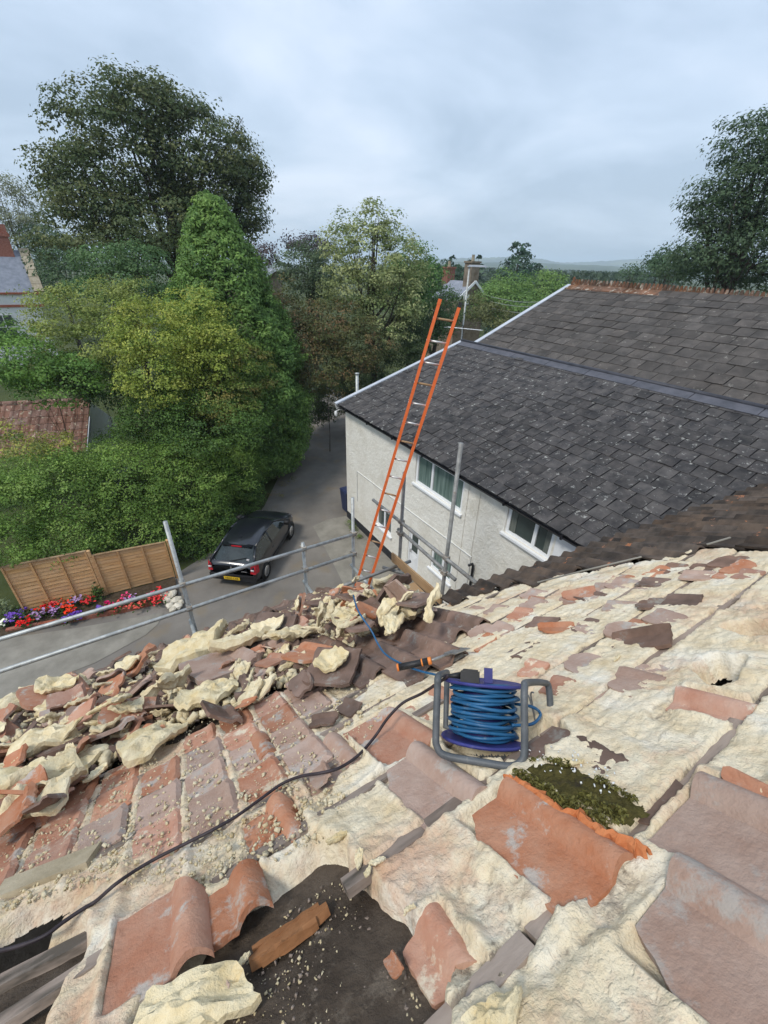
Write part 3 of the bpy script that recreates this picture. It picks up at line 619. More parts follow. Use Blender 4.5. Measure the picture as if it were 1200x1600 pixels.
for q, hh, wd in ((ap - nrm * .6, 1.5, .5), (rl, 1.0, .45)):
    c = MB().box(q[0] - wd, q[0] + wd, q[1] - wd, q[1] + wd, q[2] - .8, q[2] + hh).box(q[0] - wd - .08, q[0] + wd + .08, q[1] - wd - .08, q[1] + wd + .08, q[2] + hh, q[2] + hh + .15).build('chimney', MAT['stone_wall' if hh > 1.2 else 'brick'], t)
    MB().lathe([(.16, 0), (.13, .5), (.16, .52), (0, .52)], 8, Matrix.Translation((q[0], q[1], q[2] + hh + .15))).build('chimney_pot', MAT['stone'], c)
wc = ap + nrm * .06 - [0, 0, 1.5]; wd_ = np.cross([0, 0, 1], nrm)
MB().beam(wc - wd_ * .9 - wd_ * .35, wc - wd_ * .9 + wd_ * .35, .06, .8).build('window', MAT['upvc'], t)
t2, *_ = far_cottage('slate_cottage', 'purple grey slate roof glimpsed between the conifer and the brown shrub', [(385, 420), (432, 419), (395, 442), (440, 432)], 40, 'stone_wall', 'blue_slate')
# street lamp
lb = at(722, 520, 33); lt = at(736, 417, 33)
lamp = thing('street_lamp', 'grey street lamp post with flat head beyond the ladder', 'street lamp', (lb[0], lb[1], 0))
MB().tube([(lb[0], lb[1], 0), (lb[0], lb[1], 1.4), (lb[0], lb[1], 1.45), (lb[0], lb[1], lt[2])], [.11, .11, .075, .06], 10).build('post', MAT['galvanised'], lamp, True)
hd = np.array([_r[0], _r[1], 0]); M = Matrix(((hd[0], -hd[1], 0, lb[0]), (hd[1], hd[0], 0, lb[1]), (0, 0, 1, lt[2]), (0, 0, 0, 1)))
MB().box(-.12, 1.15, -.12, .12, .0, .07, M).box(.0, 1.05, -.09, .09, .07, .12, M).build('head', MAT['barge'], lamp)
# television aerial behind the lead ridge
ab_ = PX(723, 540, 13.2); at_ = PX(724, 508, 13.2)
aer = thing('television_aerial', 'small white television aerial poking up behind the lead ridge', 'aerial', tuple(ab_))
MB().tube([(ab_[0], ab_[1], 5.6), (at_[0], at_[1], at_[2])], .018, 6).build('mast', MAT['gutter'], aer)
al, ar = PX(700, 511, 13.2), PX(752, 516, 13.2)
MB().tube([al, ar], .014, 5).build('boom', MAT['upvc'], aer)
for k in range(7):
    q = al + (ar - al) * (k / 6); MB().tube([q + [-.22 + .02 * k, 0, 0], q + [.22 - .02 * k, 0, 0]], .008, 4).build('element', MAT['upvc'], aer)
# overhead wires
for k, (ya, yb) in enumerate(((460, 468), (468, 474), (478, 484))):
    a, b = at(752, ya, 42), at(905, yb, 30); mid = (a + b) / 2 - [0, 0, .35]
    tag(MB().tube(smooth_path([a, mid, b], 8), .018, 4).build('overhead_wire', MAT['wire']), ['topmost', 'middle', 'lowest'][k] + ' of three thin grey wires crossing the round green trees', 'wire', 'overhead wires')
# wheelie bin at the far corner of the house
bn = thing('wheelie_bin', 'dark blue wheelie bin standing against the far corner of the cream house', 'bin', (7.0, 13.75, 0))
MB().add([(6.78, 13.5, .06), (7.22, 13.5, .06), (7.22, 13.95, .06), (6.78, 13.95, .06), (6.72, 13.44, .98), (7.28, 13.44, .98), (7.28, 14.0, .98), (6.72, 14.0, .98)], [(3, 2, 1, 0), (0, 1, 5, 4), (1, 2, 6, 5), (2, 3, 7, 6), (3, 0, 4, 7)]).build('body', MAT['bin_blue'], bn)
MB().add([(6.70, 13.42, .985), (7.30, 13.42, .985), (7.30, 14.03, .985), (6.70, 14.03, .985), (6.74, 13.5, 1.07), (7.26, 13.5, 1.07), (7.26, 13.98, 1.05), (6.74, 13.98, 1.05)], [(3, 2, 1, 0), (4, 5, 6, 7), (0, 1, 5, 4), (1, 2, 6, 5), (2, 3, 7, 6), (3, 0, 4, 7)]).build('lid', MAT['bin_blue'], bn)
for y in (13.52, 13.93): MB().tube([(7.26, y - .03, .1), (7.26, y + .03, .1)], .1, 12).build('wheel', MAT['tyre'], bn)
# ================================================================ trees, shrubs, hedges
def ell(px, py, rx, ry, dist):
    c = at(px, py, dist); w = np.linalg.norm((at(px + rx, py, dist) - at(px - rx, py, dist))[:2]) / 2; h = (at(px, py - ry, dist)[2] - at(px, py + ry, dist)[2]) / 2
    return (*c, w, h)
def leaf_mesh(name, pos, nor, size, tint, rg, aspect=.55, droop=0.0, along=None):
    n = len(pos); nor = nor / np.linalg.norm(nor, axis=1)[:, None]
    t = rg.normal(size=(n, 3)) if along is None else along + rg.normal(size=(n, 3)) * .45
    t[:, 2] -= droop
    t -= nor * np.sum(t * nor, 1)[:, None]; t /= np.linalg.norm(t, axis=1)[:, None] + 1e-9
    s = np.cross(nor, t); L = size[:, None]
    V = np.empty((n, 4, 3), np.float32)
    V[:, 0] = pos - t * L * .5; V[:, 2] = pos + t * L * .5
    V[:, 1] = pos + s * L * aspect * .5 + nor * L * .10 - t * L * .05; V[:, 3] = pos - s * L * aspect * .5 + nor * L * .10 - t * L * .05
    me = mesh(name, V.reshape(-1, 3), np.arange(n * 4, dtype=np.int32).reshape(-1, 4), LEAF)
    ca = me.color_attributes.new('tint', 'FLOAT_COLOR', 'POINT'); c4 = np.ones((n, 4, 4), np.float32); c4[:, :, :3] = tint[:, None, :]
    ca.data.foreach_set('color', c4.ravel()); return me
def crown(ells, leaf, cols, seed, cover=3.0, clump=1.0, rough=.25, aspect=.6, droop=0.0, inner=.6, per=46, up=.35, minz=.05, aslong=None, gain=2.25):
    """leaf-sized faces on the outsides of many small domed clumps set through the crown"""
    rg = np.random.default_rng(seed); leaf = leaf * .66; E = np.array(ells); area = math.pi * E[:, 3] * E[:, 4]; Ps, Ns, Ts, Ss, Al = [], [], [], [], []
    cols = np.array(cols)
    for k, e_ in enumerate(E):
        nl = cover * 1.25 * area[k] / (.3 * leaf * leaf * aspect / .6); nc = max(8, int(nl / per))
        d = rg.normal(size=(nc, 3)); d[:, 2] = np.where(d[:, 2] < 0, d[:, 2] * .6, d[:, 2]); d /= np.linalg.norm(d, axis=1)[:, None]
        az, el = np.arctan2(d[:, 1], d[:, 0]), d[:, 2]
        bumpy = 1 + rough * fbm(az * 1.9 + k * 3.3, el * 3 + k, seed + k, 3) * 1.5
        rad = (inner + (.97 - inner) * rg.random(nc) ** .45) * bumpy
        c = e_[:3] + d * rad[:, None] * np.array([e_[3], e_[3], e_[4]])
        q = np.full(nc, 9.0)
        for m, f in enumerate(E):
            if m != k: q = np.minimum(q, np.linalg.norm((c - f[:3]) / np.array([f[3], f[3], f[4]]), axis=1))
        ok = (q > .55) & (c[:, 2] > minz); c, d = c[ok], d[ok]; nc = len(c)
        if nc == 0: continue
        f = rg.random(nc); w = np.clip(f * (len(cols) - 1) + rg.normal(size=nc) * .25, 0, len(cols) - 1.001); i = w.astype(int); fr = (w - i)[:, None]
        cc = (cols[i] * (1 - fr) + cols[np.minimum(i + 1, len(cols) - 1)] * fr) * rg.uniform(.82, 1.2, nc)[:, None] * gain
        Rc = clump * leaf * 3.4 * rg.uniform(.6, 1.5, (nc, 1, 1))
        u = rg.normal(size=(nc, per, 3)); u[..., 2] = np.where(u[..., 2] < -.2, -u[..., 2] * .8, u[..., 2]); u /= np.linalg.norm(u, axis=-1, keepdims=True)
        pp = c[:, None, :] + u * Rc * (.45 + .62 * rg.random((nc, per, 1)) ** .6) * np.array([1.15, 1.15, .8])
        nn = u * .75 + d[:, None, :] * .3 + np.array([0, 0, up]) + rg.normal(size=(nc, per, 3)) * .38
        tt = cc[:, None, :] * rg.uniform(.86, 1.16, (nc, per, 1))
        Ps.append(pp.reshape(-1, 3)); Ns.append(nn.reshape(-1, 3)); Ts.append(tt.reshape(-1, 3)); Ss.append(leaf * rg.uniform(.6, 1.35, nc * per)); Al.append(np.repeat(d, per, 0))
    Ps = np.concatenate(Ps); Ns = np.concatenate(Ns); Ts = np.concatenate(Ts); Ss = np.concatenate(Ss); Al = np.concatenate(Al)
    k = Ps[:, 2] > minz
    return leaf_mesh('crown', Ps[k], Ns[k], Ss[k], Ts[k], rg, aspect, droop, Al[k] * aslong if aslong else None)
def trunk_mesh(base, ells, r, seed, limbs=7, fork=.35):
    rg = random.Random(seed); E = np.array(ells); cen = np.average(E[:, :3], axis=0, weights=E[:, 3] * E[:, 4]); top = max(e[2] + e[4] * .6 for e in ells)
    m = MB(); b = np.array([base[0], base[1], -.1]); fz = max(.6, (E[:, 2] - E[:, 4]).min() * .9 + .5) if fork is None else top * fork
    f = np.array([b[0] * .75 + cen[0] * .25, b[1] * .75 + cen[1] * .25, fz])
    tp = np.array([cen[0], cen[1], top * .92])
    m.tube([b, b * .6 + f * .4 + [rg.uniform(-.1, .1), rg.uniform(-.1, .1), 0], f, (f + tp) / 2 + [rg.uniform(-.3, .3), rg.uniform(-.3, .3), 0], tp], [r * 1.25, r * 1.02, r * .85, r * .5, r * .1], 8)
    for i in range(limbs):
        e = ells[i % len(ells)]; s = f + (tp - f) * rg.uniform(0, .55)
        q = np.array(e[:3]) + np.array([rg.uniform(-.5, .5) * e[3], rg.uniform(-.5, .5) * e[3], rg.uniform(-.1, .6) * e[4]]); mid = (s + q) / 2 + [0, 0, -.12 * np.linalg.norm(q - s)]
        m.tube([s, mid, q], [r * .4, r * .26, r * .05], 6)
        for _ in range(3):
            q2 = q + np.array([rg.uniform(-.5, .5) * e[3], rg.uniform(-.5, .5) * e[3], rg.uniform(-.1, .5) * e[4]]); m.tube([mid * .4 + q * .6, (mid + q2) / 2 + [0, 0, .1], q2], [r * .17, r * .11, r * .025], 5)
    return m
def tree(name, label, cat, ells, leaf, cols, seed, r=.2, base=None, limbs=7, group=None, fork=.35, **kw):
    E = np.array(ells); c = np.average(E[:, :3], axis=0, weights=E[:, 3] * E[:, 4]); base = base if base is not None else (c[0], c[1])
    t = thing(name, label, cat, (base[0], base[1], 0), group)
    obj('crown' if cat == 'tree' else 'foliage', crown(ells, leaf, cols, seed, **kw), t)
    if cat != 'tree': r *= .22; limbs = min(limbs, 3)
    trunk_mesh(base, ells, r, seed, limbs, fork).build('trunk' if cat == 'tree' else 'stem', MAT['bark'], t, True)
    return t
def conifer(name, label, apx, dist, rb, leaf, cols, seed, z0=.2, group=None, cover=3.0, pw=.8, rough=.12, gain=1.95):
    ap = at(*apx, dist); H = ap[2]; rg = np.random.default_rng(seed); t = thing(name, label, 'tree', (ap[0], ap[1], 0), group)
    per = 30; nc = int(cover * rb * H * .8 / (.3 * leaf * leaf) / per * 2.4)
    u = rg.random(nc); z = z0 + (H - z0) * (1 - (1 - u) ** .62); rr = rb * (1 - (z - z0) / (H - z0)) ** pw * np.clip(.5 + .5 * z / (.42 * H), 0, 1)
    th = rg.random(nc) * 2 * math.pi; b = 1 + rough * 2 * fbm(th * 2.2, z * .9, seed, 3); rad = rr * (.70 + .30 * rg.random(nc) ** .5) * b
    c = np.stack([ap[0] + rad * np.cos(th), ap[1] + rad * np.sin(th), z], 1); out = np.stack([np.cos(th), np.sin(th), np.full(nc, .25)], 1)
    cols = np.array(cols); f = rg.random(nc)[:, None]; cc = (cols[0] * (1 - f) + cols[-1] * f) * rg.uniform(.8, 1.25, (nc, 1)) * gain
    uu = rg.normal(size=(nc, per, 3)); uu /= np.linalg.norm(uu, axis=-1, keepdims=True); uu[..., 2] = np.abs(uu[..., 2]) - .25
    pp = c[:, None] + (uu * .8 + out[:, None] * rg.random((nc, per, 1)) * .9) * np.minimum(leaf * 2.4, rr[:, None, None] * .6 + leaf * .6); nn = uu * .8 + out[:, None] * .4 + rg.normal(size=(nc, per, 3)) * .3 + [0, 0, .35]
    al = np.repeat(out + [0, 0, .6], per, 0)
    tt = cc[:, None] * rg.uniform(.86, 1.16, (nc, per, 1))
    obj('crown', leaf_mesh('crown', pp.reshape(-1, 3), nn.reshape(-1, 3), leaf * rg.uniform(.7, 1.6, nc * per), tt.reshape(-1, 3), rg, .42, 0, al), t)
    MB().tube([(ap[0], ap[1], -.1), (ap[0], ap[1], H * .5), (ap[0], ap[1], H * .97)], [rb * .09 + .05, rb * .05 + .03, .02], 7).build('trunk', MAT['bark'], t, True)
    return t
OAK = [(.030, .048, .018), (.050, .068, .025), (.076, .084, .032)]
tree('oak_tree', 'tall broad dark green oak with browning leaves towering at left', 'tree', [ell(200, 245, 112, 110, 34), ell(295, 245, 95, 100, 34), ell(150, 325, 85, 75, 33), ell(335, 310, 75, 85, 34), ell(240, 185, 75, 52, 34), ell(88, 283, 32, 38, 34), ell(250, 360, 120, 50, 33), ell(392, 285, 28, 50, 34), ell(385, 350, 30, 35, 34), ell(200, 385, 130, 32, 32)],
     .27, OAK, 11, r=.55, limbs=18, fork=.28, cover=3.6, rough=.30, inner=.5, gain=2.0)
tree('weeping_tree', 'thin pale weeping tree behind the brick chimney at left edge', 'tree', [ell(15, 330, 45, 55, 66), ell(45, 350, 35, 55, 66), ell(0, 380, 60, 50, 68)], .46, [(.075, .085, .05), (.12, .13, .075)], 12, r=.22, cover=1.3, droop=1.2, aspect=.3, rough=.4)
tree('evergreen_tree', 'dark green tree filling the gap right of the brick chimney', 'tree', [ell(82, 395, 38, 42, 64), ell(110, 425, 45, 35, 44), ell(72, 440, 28, 30, 64)], .36, [(.03, .052, .024), (.045, .075, .034)], 13, r=.2)
tree('laurel_tree', 'rounded mid green laurel below the oak', 'tree', [ell(165, 420, 52, 32, 25), ell(225, 415, 45, 30, 25), ell(190, 450, 80, 35, 24.5)], .19, [(.034, .066, .024), (.058, .10, .036)], 14, r=.18)
conifer('conifer_tree', 'tall cone shaped bright green cypress in the middle of the garden', (325, 300), 20.5, 4.3, .12, [(.045, .092, .022), (.12, .19, .045)], 15, z0=.3, cover=7.5, pw=.78, rough=.18)
tree('yellowing_shrub', 'yellow green feathery shrub in front of the cypress', 'shrub', [ell(245, 520, 70, 55, 17.2), ell(305, 505, 60, 45, 17.6), ell(205, 545, 42, 42, 17), ell(250, 590, 62, 50, 16.6), ell(330, 560, 55, 50, 16.9)], .13, [(.075, .11, .02), (.14, .17, .03), (.20, .21, .045)], 16, r=.1, cover=2.6, rough=.34)
tree('russet_shrub', 'green shrub with russet tips at the foot of the cypress', 'shrub', [ell(375, 590, 55, 52, 17.8), ell(402, 625, 32, 50, 18.6), ell(345, 625, 60, 45, 16.8)], .12, [(.05, .085, .018), (.085, .12, .024), (.14, .115, .035)], 17, r=.1, rough=.3)
tree('dark_green_shrub', 'dense dark green shrub under the yellowing shrub', 'shrub', [ell(330, 660, 100, 45, 16.6), ell(240, 655, 60, 45, 16.8), ell(400, 670, 36, 42, 18)], .12, [(.03, .06, .014), (.06, .105, .022)], 18, r=.1)
tree('golden_shrub', 'pale gold feathery shrub beside the white house at left', 'shrub', [ell(105, 495, 62, 45, 20), ell(170, 480, 52, 40, 20.5), ell(130, 545, 85, 42, 19.5), ell(215, 475, 35, 35, 21)], .14, [(.095, .12, .03), (.16, .18, .05), (.06, .09, .022)], 19, r=.1, cover=2.5, rough=.34)
tree('leafy_shrub', 'fresh green leafy shrub in front of the white house wall', 'shrub', [ell(35, 570, 75, 45, 18), ell(100, 600, 70, 40, 17.6), ell(10, 530, 40, 25, 18.4)], .14, [(.045, .09, .02), (.09, .155, .03)], 20, r=.1, rough=.3)
tree('shade_shrub', 'deep green shrub in the gap behind the tiled shed', 'shrub', [ell(175, 605, 50, 42, 18.6), ell(120, 585, 60, 30, 19.2)], .13, [(.022, .045, .014), (.045, .075, .022)], 21, r=.1)
tree('variegated_maple', 'pale cream and green variegated maple in the centre', 'tree', [ell(575, 410, 52, 62, 25), ell(540, 385, 34, 40, 25), ell(620, 420, 40, 55, 25), ell(585, 350, 30, 28, 25), ell(600, 500, 48, 45, 24.6), ell(550, 455, 50, 45, 25), ell(632, 470, 32, 40, 24.8)], .2, [(.075, .10, .035), (.14, .16, .065), (.19, .205, .095), (.05, .078, .024)], 22, r=.2, limbs=12, cover=2.3, rough=.34)
tree('brown_shrub', 'dark shrub with reddish brown tips left of the variegated maple', 'shrub', [ell(515, 510, 60, 40, 22.5), ell(470, 545, 38, 50, 21.6), ell(445, 490, 30, 42, 22.6), ell(560, 545, 50, 45, 22), ell(510, 580, 60, 45, 21.6)], .15, [(.032, .046, .018), (.06, .065, .022), (.10, .062, .03)], 23, r=.1, rough=.28)
tree('round_dark_tree', 'dark grey green rounded tree behind the brown shrub', 'tree', [ell(475, 425, 38, 45, 29), ell(500, 440, 30, 40, 29)], .2, [(.036, .055, .03), (.06, .085, .042)], 24, r=.16)
tree('copper_tree', 'dark purple copper tree top peeping above the round dark tree', 'tree', [ell(478, 388, 34, 18, 33), ell(500, 395, 25, 16, 33)], .22, [(.028, .02, .026), (.05, .035, .042)], 25, r=.15)
tree('purple_tree', 'small dark purple tree above the slate cottage roof', 'tree', [ell(415, 402, 17, 16, 44), ell(400, 395, 15, 18, 44)], .3, [(.03, .02, .024), (.06, .042, .04)], 26, r=.15)
tree('green_tree', 'plain mid green tree right of the variegated maple', 'tree', [ell(645, 420, 34, 38, 30), ell(665, 450, 28, 40, 30), ell(630, 460, 40, 50, 29)], .22, [(.034, .07, .02), (.062, .115, .032)], 27, r=.16)
tree('undergrowth_shrub', 'dark undergrowth at the lane end behind the cream house', 'shrub', [ell(520, 620, 40, 38, 25.5), ell(570, 610, 45, 50, 25), ell(500, 650, 20, 14, 25), ell(630, 540, 45, 50, 26)], .15, [(.018, .032, .012), (.036, .056, .02)], 28, r=.08)
tree('ivy_tree', 'ivy clad bushy tree behind the ladder top', 'tree', [ell(690, 490, 28, 45, 33), ell(668, 505, 30, 40, 31)], .2, [(.025, .05, .018), (.05, .085, .03)], 29, r=.15)
tree('roadside_shrub', 'brownish bush in front of the brown stone cottage', 'shrub', [ell(742, 485, 32, 20, 40), ell(775, 500, 28, 22, 38)], .24, [(.05, .06, .024), (.085, .09, .035)], 30, r=.1)
tree('round_green_tree', 'round light green tree left of the slate roof verge', 'tree', [ell(795, 455, 34, 26, 44), ell(765, 480, 28, 32, 42), ell(815, 490, 45, 30, 41)], .27, [(.05, .095, .026), (.095, .15, .04)], 31, r=.2)
tree('round_green_tree', 'rightmost round light green tree touching the slate roof verge', 'tree', [ell(850, 448, 36, 22, 47), ell(870, 470, 40, 25, 45)], .28, [(.06, .105, .03), (.105, .16, .045)], 32, r=.2)
for k, (apx, dist, rb, cols) in enumerate((((703, 400), 75, 2.6, [(.022, .05, .03), (.04, .075, .04)]), ((688, 412), 70, 2.0, [(.024, .054, .03), (.045, .08, .04)]), ((732, 399), 80, 1.3, [(.016, .036, .024), (.03, .055, .034)]), ((749, 400), 80, 1.3, [(.016, .036, .024), (.03, .055, .034)]), ((815, 377), 62, 2.6, [(.022, .048, .03), (.04, .072, .042)]), ((845, 412), 90, 2.6, [(.022, .042, .026), (.036, .062, .034)]), ((722, 418), 72, 1.8, [(.022, .05, .028), (.04, .075, .036)]))):
    conifer('distant_conifer', ['broad dark conifer behind the stone cottage roof', 'leftmost far conifer beside the plain green tree', 'left of the twin narrow conifers behind the lamp head', 'right of the twin narrow conifers behind the lamp head', 'tall lone conifer rising above the round green trees', 'low dark conifer right of the tall lone conifer', 'short conifer just left of the lamp head'][k], apx, dist, rb, dist * .0065, cols, 40 + k, group='far conifers', cover=4.2, pw=.6)
tree('birch_tree', 'tall feathery dark green birch at the right edge', 'tree', [ell(1185, 230, 62, 60, 30), ell(1165, 300, 75, 50, 30), ell(1135, 345, 72, 40, 30), ell(1120, 395, 75, 45, 29.5), ell(1185, 400, 100, 60, 30), ell(1230, 300, 110, 110, 31), ell(1090, 335, 30, 22, 30), ell(1095, 425, 80, 32, 32), ell(1190, 440, 90, 30, 31)], .26, [(.026, .045, .022), (.045, .068, .034)], 50, r=.35, limbs=14, cover=2.7, droop=.9, aspect=.42, rough=.4, inner=.45)
tree('dark_tree', 'dark green tree left of the birch above the crested ridge', 'tree', [ell(1035, 412, 24, 24, 45), ell(1055, 420, 35, 26, 44)], .28, [(.025, .05, .024), (.042, .072, .034)], 51, r=.2)
tree('small_round_tree', 'small round tree peeping over the crested ridge', 'tree', [ell(985, 430, 12, 9, 75), ell(990, 438, 14, 10, 75)], .45, [(.03, .055, .028), (.05, .08, .038)], 52, r=.2)
# hedge of brambles behind the fence, ivy bank along the lane
tree('bramble_hedge', 'wide rambling bramble hedge behind the fence panels', 'hedge', [ell(20, 800, 90, 62, 14.9), ell(110, 785, 90, 70, 15), ell(205, 770, 90, 75, 15.2), ell(290, 765, 80, 75, 15.4), ell(345, 735, 70, 60, 16.5), ell(60, 740, 90, 40, 16.8), ell(220, 715, 100, 45, 17), ell(10, 850, 80, 34, 14.3), ell(110, 838, 90, 34, 14.3), ell(215, 828, 80, 34, 14.2)], .105, [(.045, .08, .016), (.08, .135, .026), (.12, .17, .04)], 60, r=.05, cover=3.0, rough=.2, limbs=5)
tree('ivy_hedge', 'dark ivy bank along the lane behind the parked car', 'hedge', [ell(335, 830, 48, 48, 14.4), ell(376, 772, 36, 46, 16.3), ell(396, 712, 32, 50, 18.2), ell(412, 668, 24, 48, 20), ell(370, 720, 50, 40, 17.6), ell(300, 850, 40, 30, 14)], .095, [(.02, .044, .010), (.04, .08, .017), (.07, .11, .024)], 61, r=.05, cover=3.2, rough=.18, limbs=5)
tree('shed_creeper', 'yellow leaved creeper sprawling over the lower tiles of the shed', 'plant', [ell(30, 700, 45, 14, 15.9), ell(80, 698, 35, 14, 16), ell(110, 690, 25, 10, 16.2), ell(12, 680, 20, 14, 16)], .11, [(.10, .13, .03), (.20, .19, .04), (.06, .085, .03)], 62, r=.008, cover=2.0, limbs=3, fork=.8)
# far-off woodland on the hillsides
rg = np.random.default_rng(70); P_, T_, S_ = [], [], []
for k in range(1500):
    px = rg.uniform(640, 1060); dist = 150 + 900 * rg.random() ** 1.3; c = at(px, 420, dist); hgt = min(rg.uniform(5, 11), 8.2 + dist * .004)
    n = 36; q = np.array([c[0], c[1], hgt * .5]) + np.clip(rg.normal(size=(n, 3)), -1.5, 1.5) * np.array([hgt * .32, hgt * .32, hgt * .3]); q[:, 2] = np.clip(q[:, 2], .2, None)
    P_.append(q); T_.append(np.repeat((np.array([.04, .066, .03]) * rg.uniform(.7, 1.8))[None], n, 0) * rg.uniform(.8, 1.25, (n, 1))); S_.append(np.full(n, hgt * .2))
P_ = np.concatenate(P_); far = obj('far_woodland', leaf_mesh('far_woodland', P_, rg.normal(size=P_.shape) * .5 + [0, 0, .6], np.concatenate(S_), np.concatenate(T_), rg, .8)); tag(far, 'hazy band of far woodland below the blue hills', 'woodland', kind='stuff')
# weeds along the wall foot and lane edge
tree('weed_tuft', 'small green weeds growing at the foot of the cream wall', 'plant', [(6.45, 12.6, .08, .18, .12), (6.4, 12.2, .08, .15, .1), (6.35, 11.7, .06, .12, .08)], .06, [(.05, .08, .02), (.09, .12, .03)], 63, r=.006, cover=1.6, limbs=2, fork=.5)
tree('verge_weeds', 'low weeds and ivy at the hedge foot beside the lane', 'plant', [(4.6, 16.1, .05, .5, .12), (5.5, 17.6, .05, .5, .14), (6.4, 19.2, .05, .5, .14), (3.7, 15.1, .05, .4, .12)], .08, [(.035, .05, .014), (.08, .085, .03), (.11, .075, .03)], 64, r=.006, cover=1.2, limbs=2, fork=.5)
# ================================================================ our roof: felt deck, torn foam, battens, tiles
own = thing('stripped_roof_house', 'house under repair whose roof is stripped to cream foam in the foreground', 'house', (0, 2, 0))
def pxp(*pts, w=0.0): return [RPx(*p, w) for p in pts]
EAVE_D, VERGE_A = 7.08, 2.12
DECK = [(-4.2, -1.3), (8.2, -1.3), (8.2, 1.42), (5.7, 2.2), (3.25, 3.12), (VERGE_A, 3.34), (VERGE_A, EAVE_D), (-4.2, EAVE_D)]
HOLES = [pxp((-30, 1475), (0, 1455), (45, 1425), (135, 1388), (141, 1400), (118, 1425), (60, 1472), (0, 1508), (-30, 1520)),
         pxp((1108, 1056), (1126, 1046), (1136, 1049), (1148, 1049), (1142, 1060), (1139, 1068), (1126, 1072), (1117, 1064)),
         pxp((1156, 990), (1176, 986), (1202, 989), (1204, 997), (1178, 998)),
         pxp((836, 1150), (850, 1141), (874, 1150), (884, 1163), (860, 1174), (840, 1170)),
         pxp((728, 1166), (812, 1166), (812, 1186), (770, 1186), (735, 1178))]
FELT = pxp((232, 1660), (230, 1590), (242, 1552), (262, 1535), (302, 1490), (325, 1450), (350, 1416), (420, 1380), (500, 1331), (540, 1336), (575, 1378), (603, 1405), (645, 1446), (684, 1502), (694, 1570), (704, 1660))
FELT2 = pxp((-60, 1515), (0, 1508), (120, 1440), (128, 1480), (90, 1540), (60, 1600), (50, 1660), (-60, 1660))
FOAM = pxp((-160, 1310), (0, 1268), (150, 1232), (250, 1170), (300, 1155), (360, 1130), (425, 1088), (480, 1078), (530, 1056), (575, 1015), (605, 985), (650, 962), (695, 948), (760, 930), (860, 908), (1000, 884), (1105, 862), (1200, 866)) + [(4.2, .6), (5.0, -1.2), (-3.6, -1.2), (-3.6, 3.2)]
HSET = HOLES
HSET = [[(cx + (x - cx) * 1.7, cy + (y - cy) * 1.7) for x, y in h] if len(h) in (5, 8) else h for h in HOLES for cx, cy in (np.mean(h, axis=0),)]
def holes_sd(a, d): 
    s = np.full(np.shape(a), -9.0)
    for h in HSET: s = np.maximum(s, sdpoly(a, d, h))
    return s
def grid_mesh(name, a0, a1, d0, d1, step, fn, keep, mat, parent, attrs=None, smooth=True):
    na, nd = int((a1 - a0) / step) + 1, int((d1 - d0) / step) + 1
    Ag, Dg = np.meshgrid(np.linspace(a0, a1, na), np.linspace(d0, d1, nd)); w, at_ = fn(Ag, Dg); k = keep(Ag, Dg)
    V = RW(Ag, Dg, w).reshape(-1, 3); idx = np.arange(na * nd).reshape(nd, na)
    Q = np.stack([idx[:-1, :-1], idx[:-1, 1:], idx[1:, 1:], idx[1:, :-1]], -1); kk = k[:-1, :-1] & k[1:, 1:] & k[1:, :-1] & k[:-1, 1:]
    Q = Q[kk]; used = np.zeros(len(V), bool); used[Q.ravel()] = True; mp = np.cumsum(used) - 1
    me = mesh(name, V[used], mp[Q].astype(np.int32), MAT[mat], smooth)
    for n, v in (at_ or {}).items():
        x = me.attributes.new(n, 'FLOAT', 'POINT'); x.data.foreach_set('value', v.reshape(-1)[used].astype(np.float32))
    return obj(name, me, parent)
def deck_w(a, d): return -.045 + .014 * fbm(a * 2.1, d * 2.1, 3, 3) + .010 * fbm(a * 9, d * 9, 5, 3), {}
deck = grid_mesh('roof', -4.2, 8.2, -1.3, EAVE_D, .045, deck_w, lambda a, d: (sdpoly(a, d, DECK) > -.03) & (holes_sd(a, d) < -.012), 'felt', own)
hero = [(.535, .25, .755, 1.15, 'terracotta', .0, 3, .042), (.46, .25, 1.18, 1.57, 'terracotta_grey', .0, 4, .03), (.50, .29, 1.56, 2.02, 'terracotta', .0, 5, .026), (.24, .25, 1.70, 2.02, 'terracotta_grey', .25, 6, .012),
        (.80, .30, .36, .735, 'terracotta_grey', .0, 7, .030), (.545, .29, .22, .645, 'terracotta_grey', .0, 8, .030), (1.36, .16, .75, .98, 'tile_pink', .12, 9, .020), (-.405, .25, 1.33, 1.64, 'terracotta', .0, 10, .026),
        (-.16, .17, 1.34, 1.51, 'terracotta', .30, 11, .022), (.78, .28, 1.50, 1.98, 'tile_pink', .45, 12, .006), (-.02, .2, 1.50, 1.78, 'terracotta', .5, 13, .008), (.02, .20, 2.2, 2.46, 'terracotta', .5, 14, .02), (1.02, .2, .42, .60, 'terracotta', .5, 15, .03), (.22, .14, .80, 1.0, 'tile_pink', .45, 16, -.02)]
HRECT = [(a0 * .955, (a0 + W_) * .955, d0 * .955, d1 * .955) for a0, W_, d0, d1, *_ in hero]
COURSE = np.array([-.9, -.5, -.1, .32, .74, 1.16, 1.48, 1.76, 2.03, 2.31, 2.59, 2.87, 3.15, 3.43, 3.8])
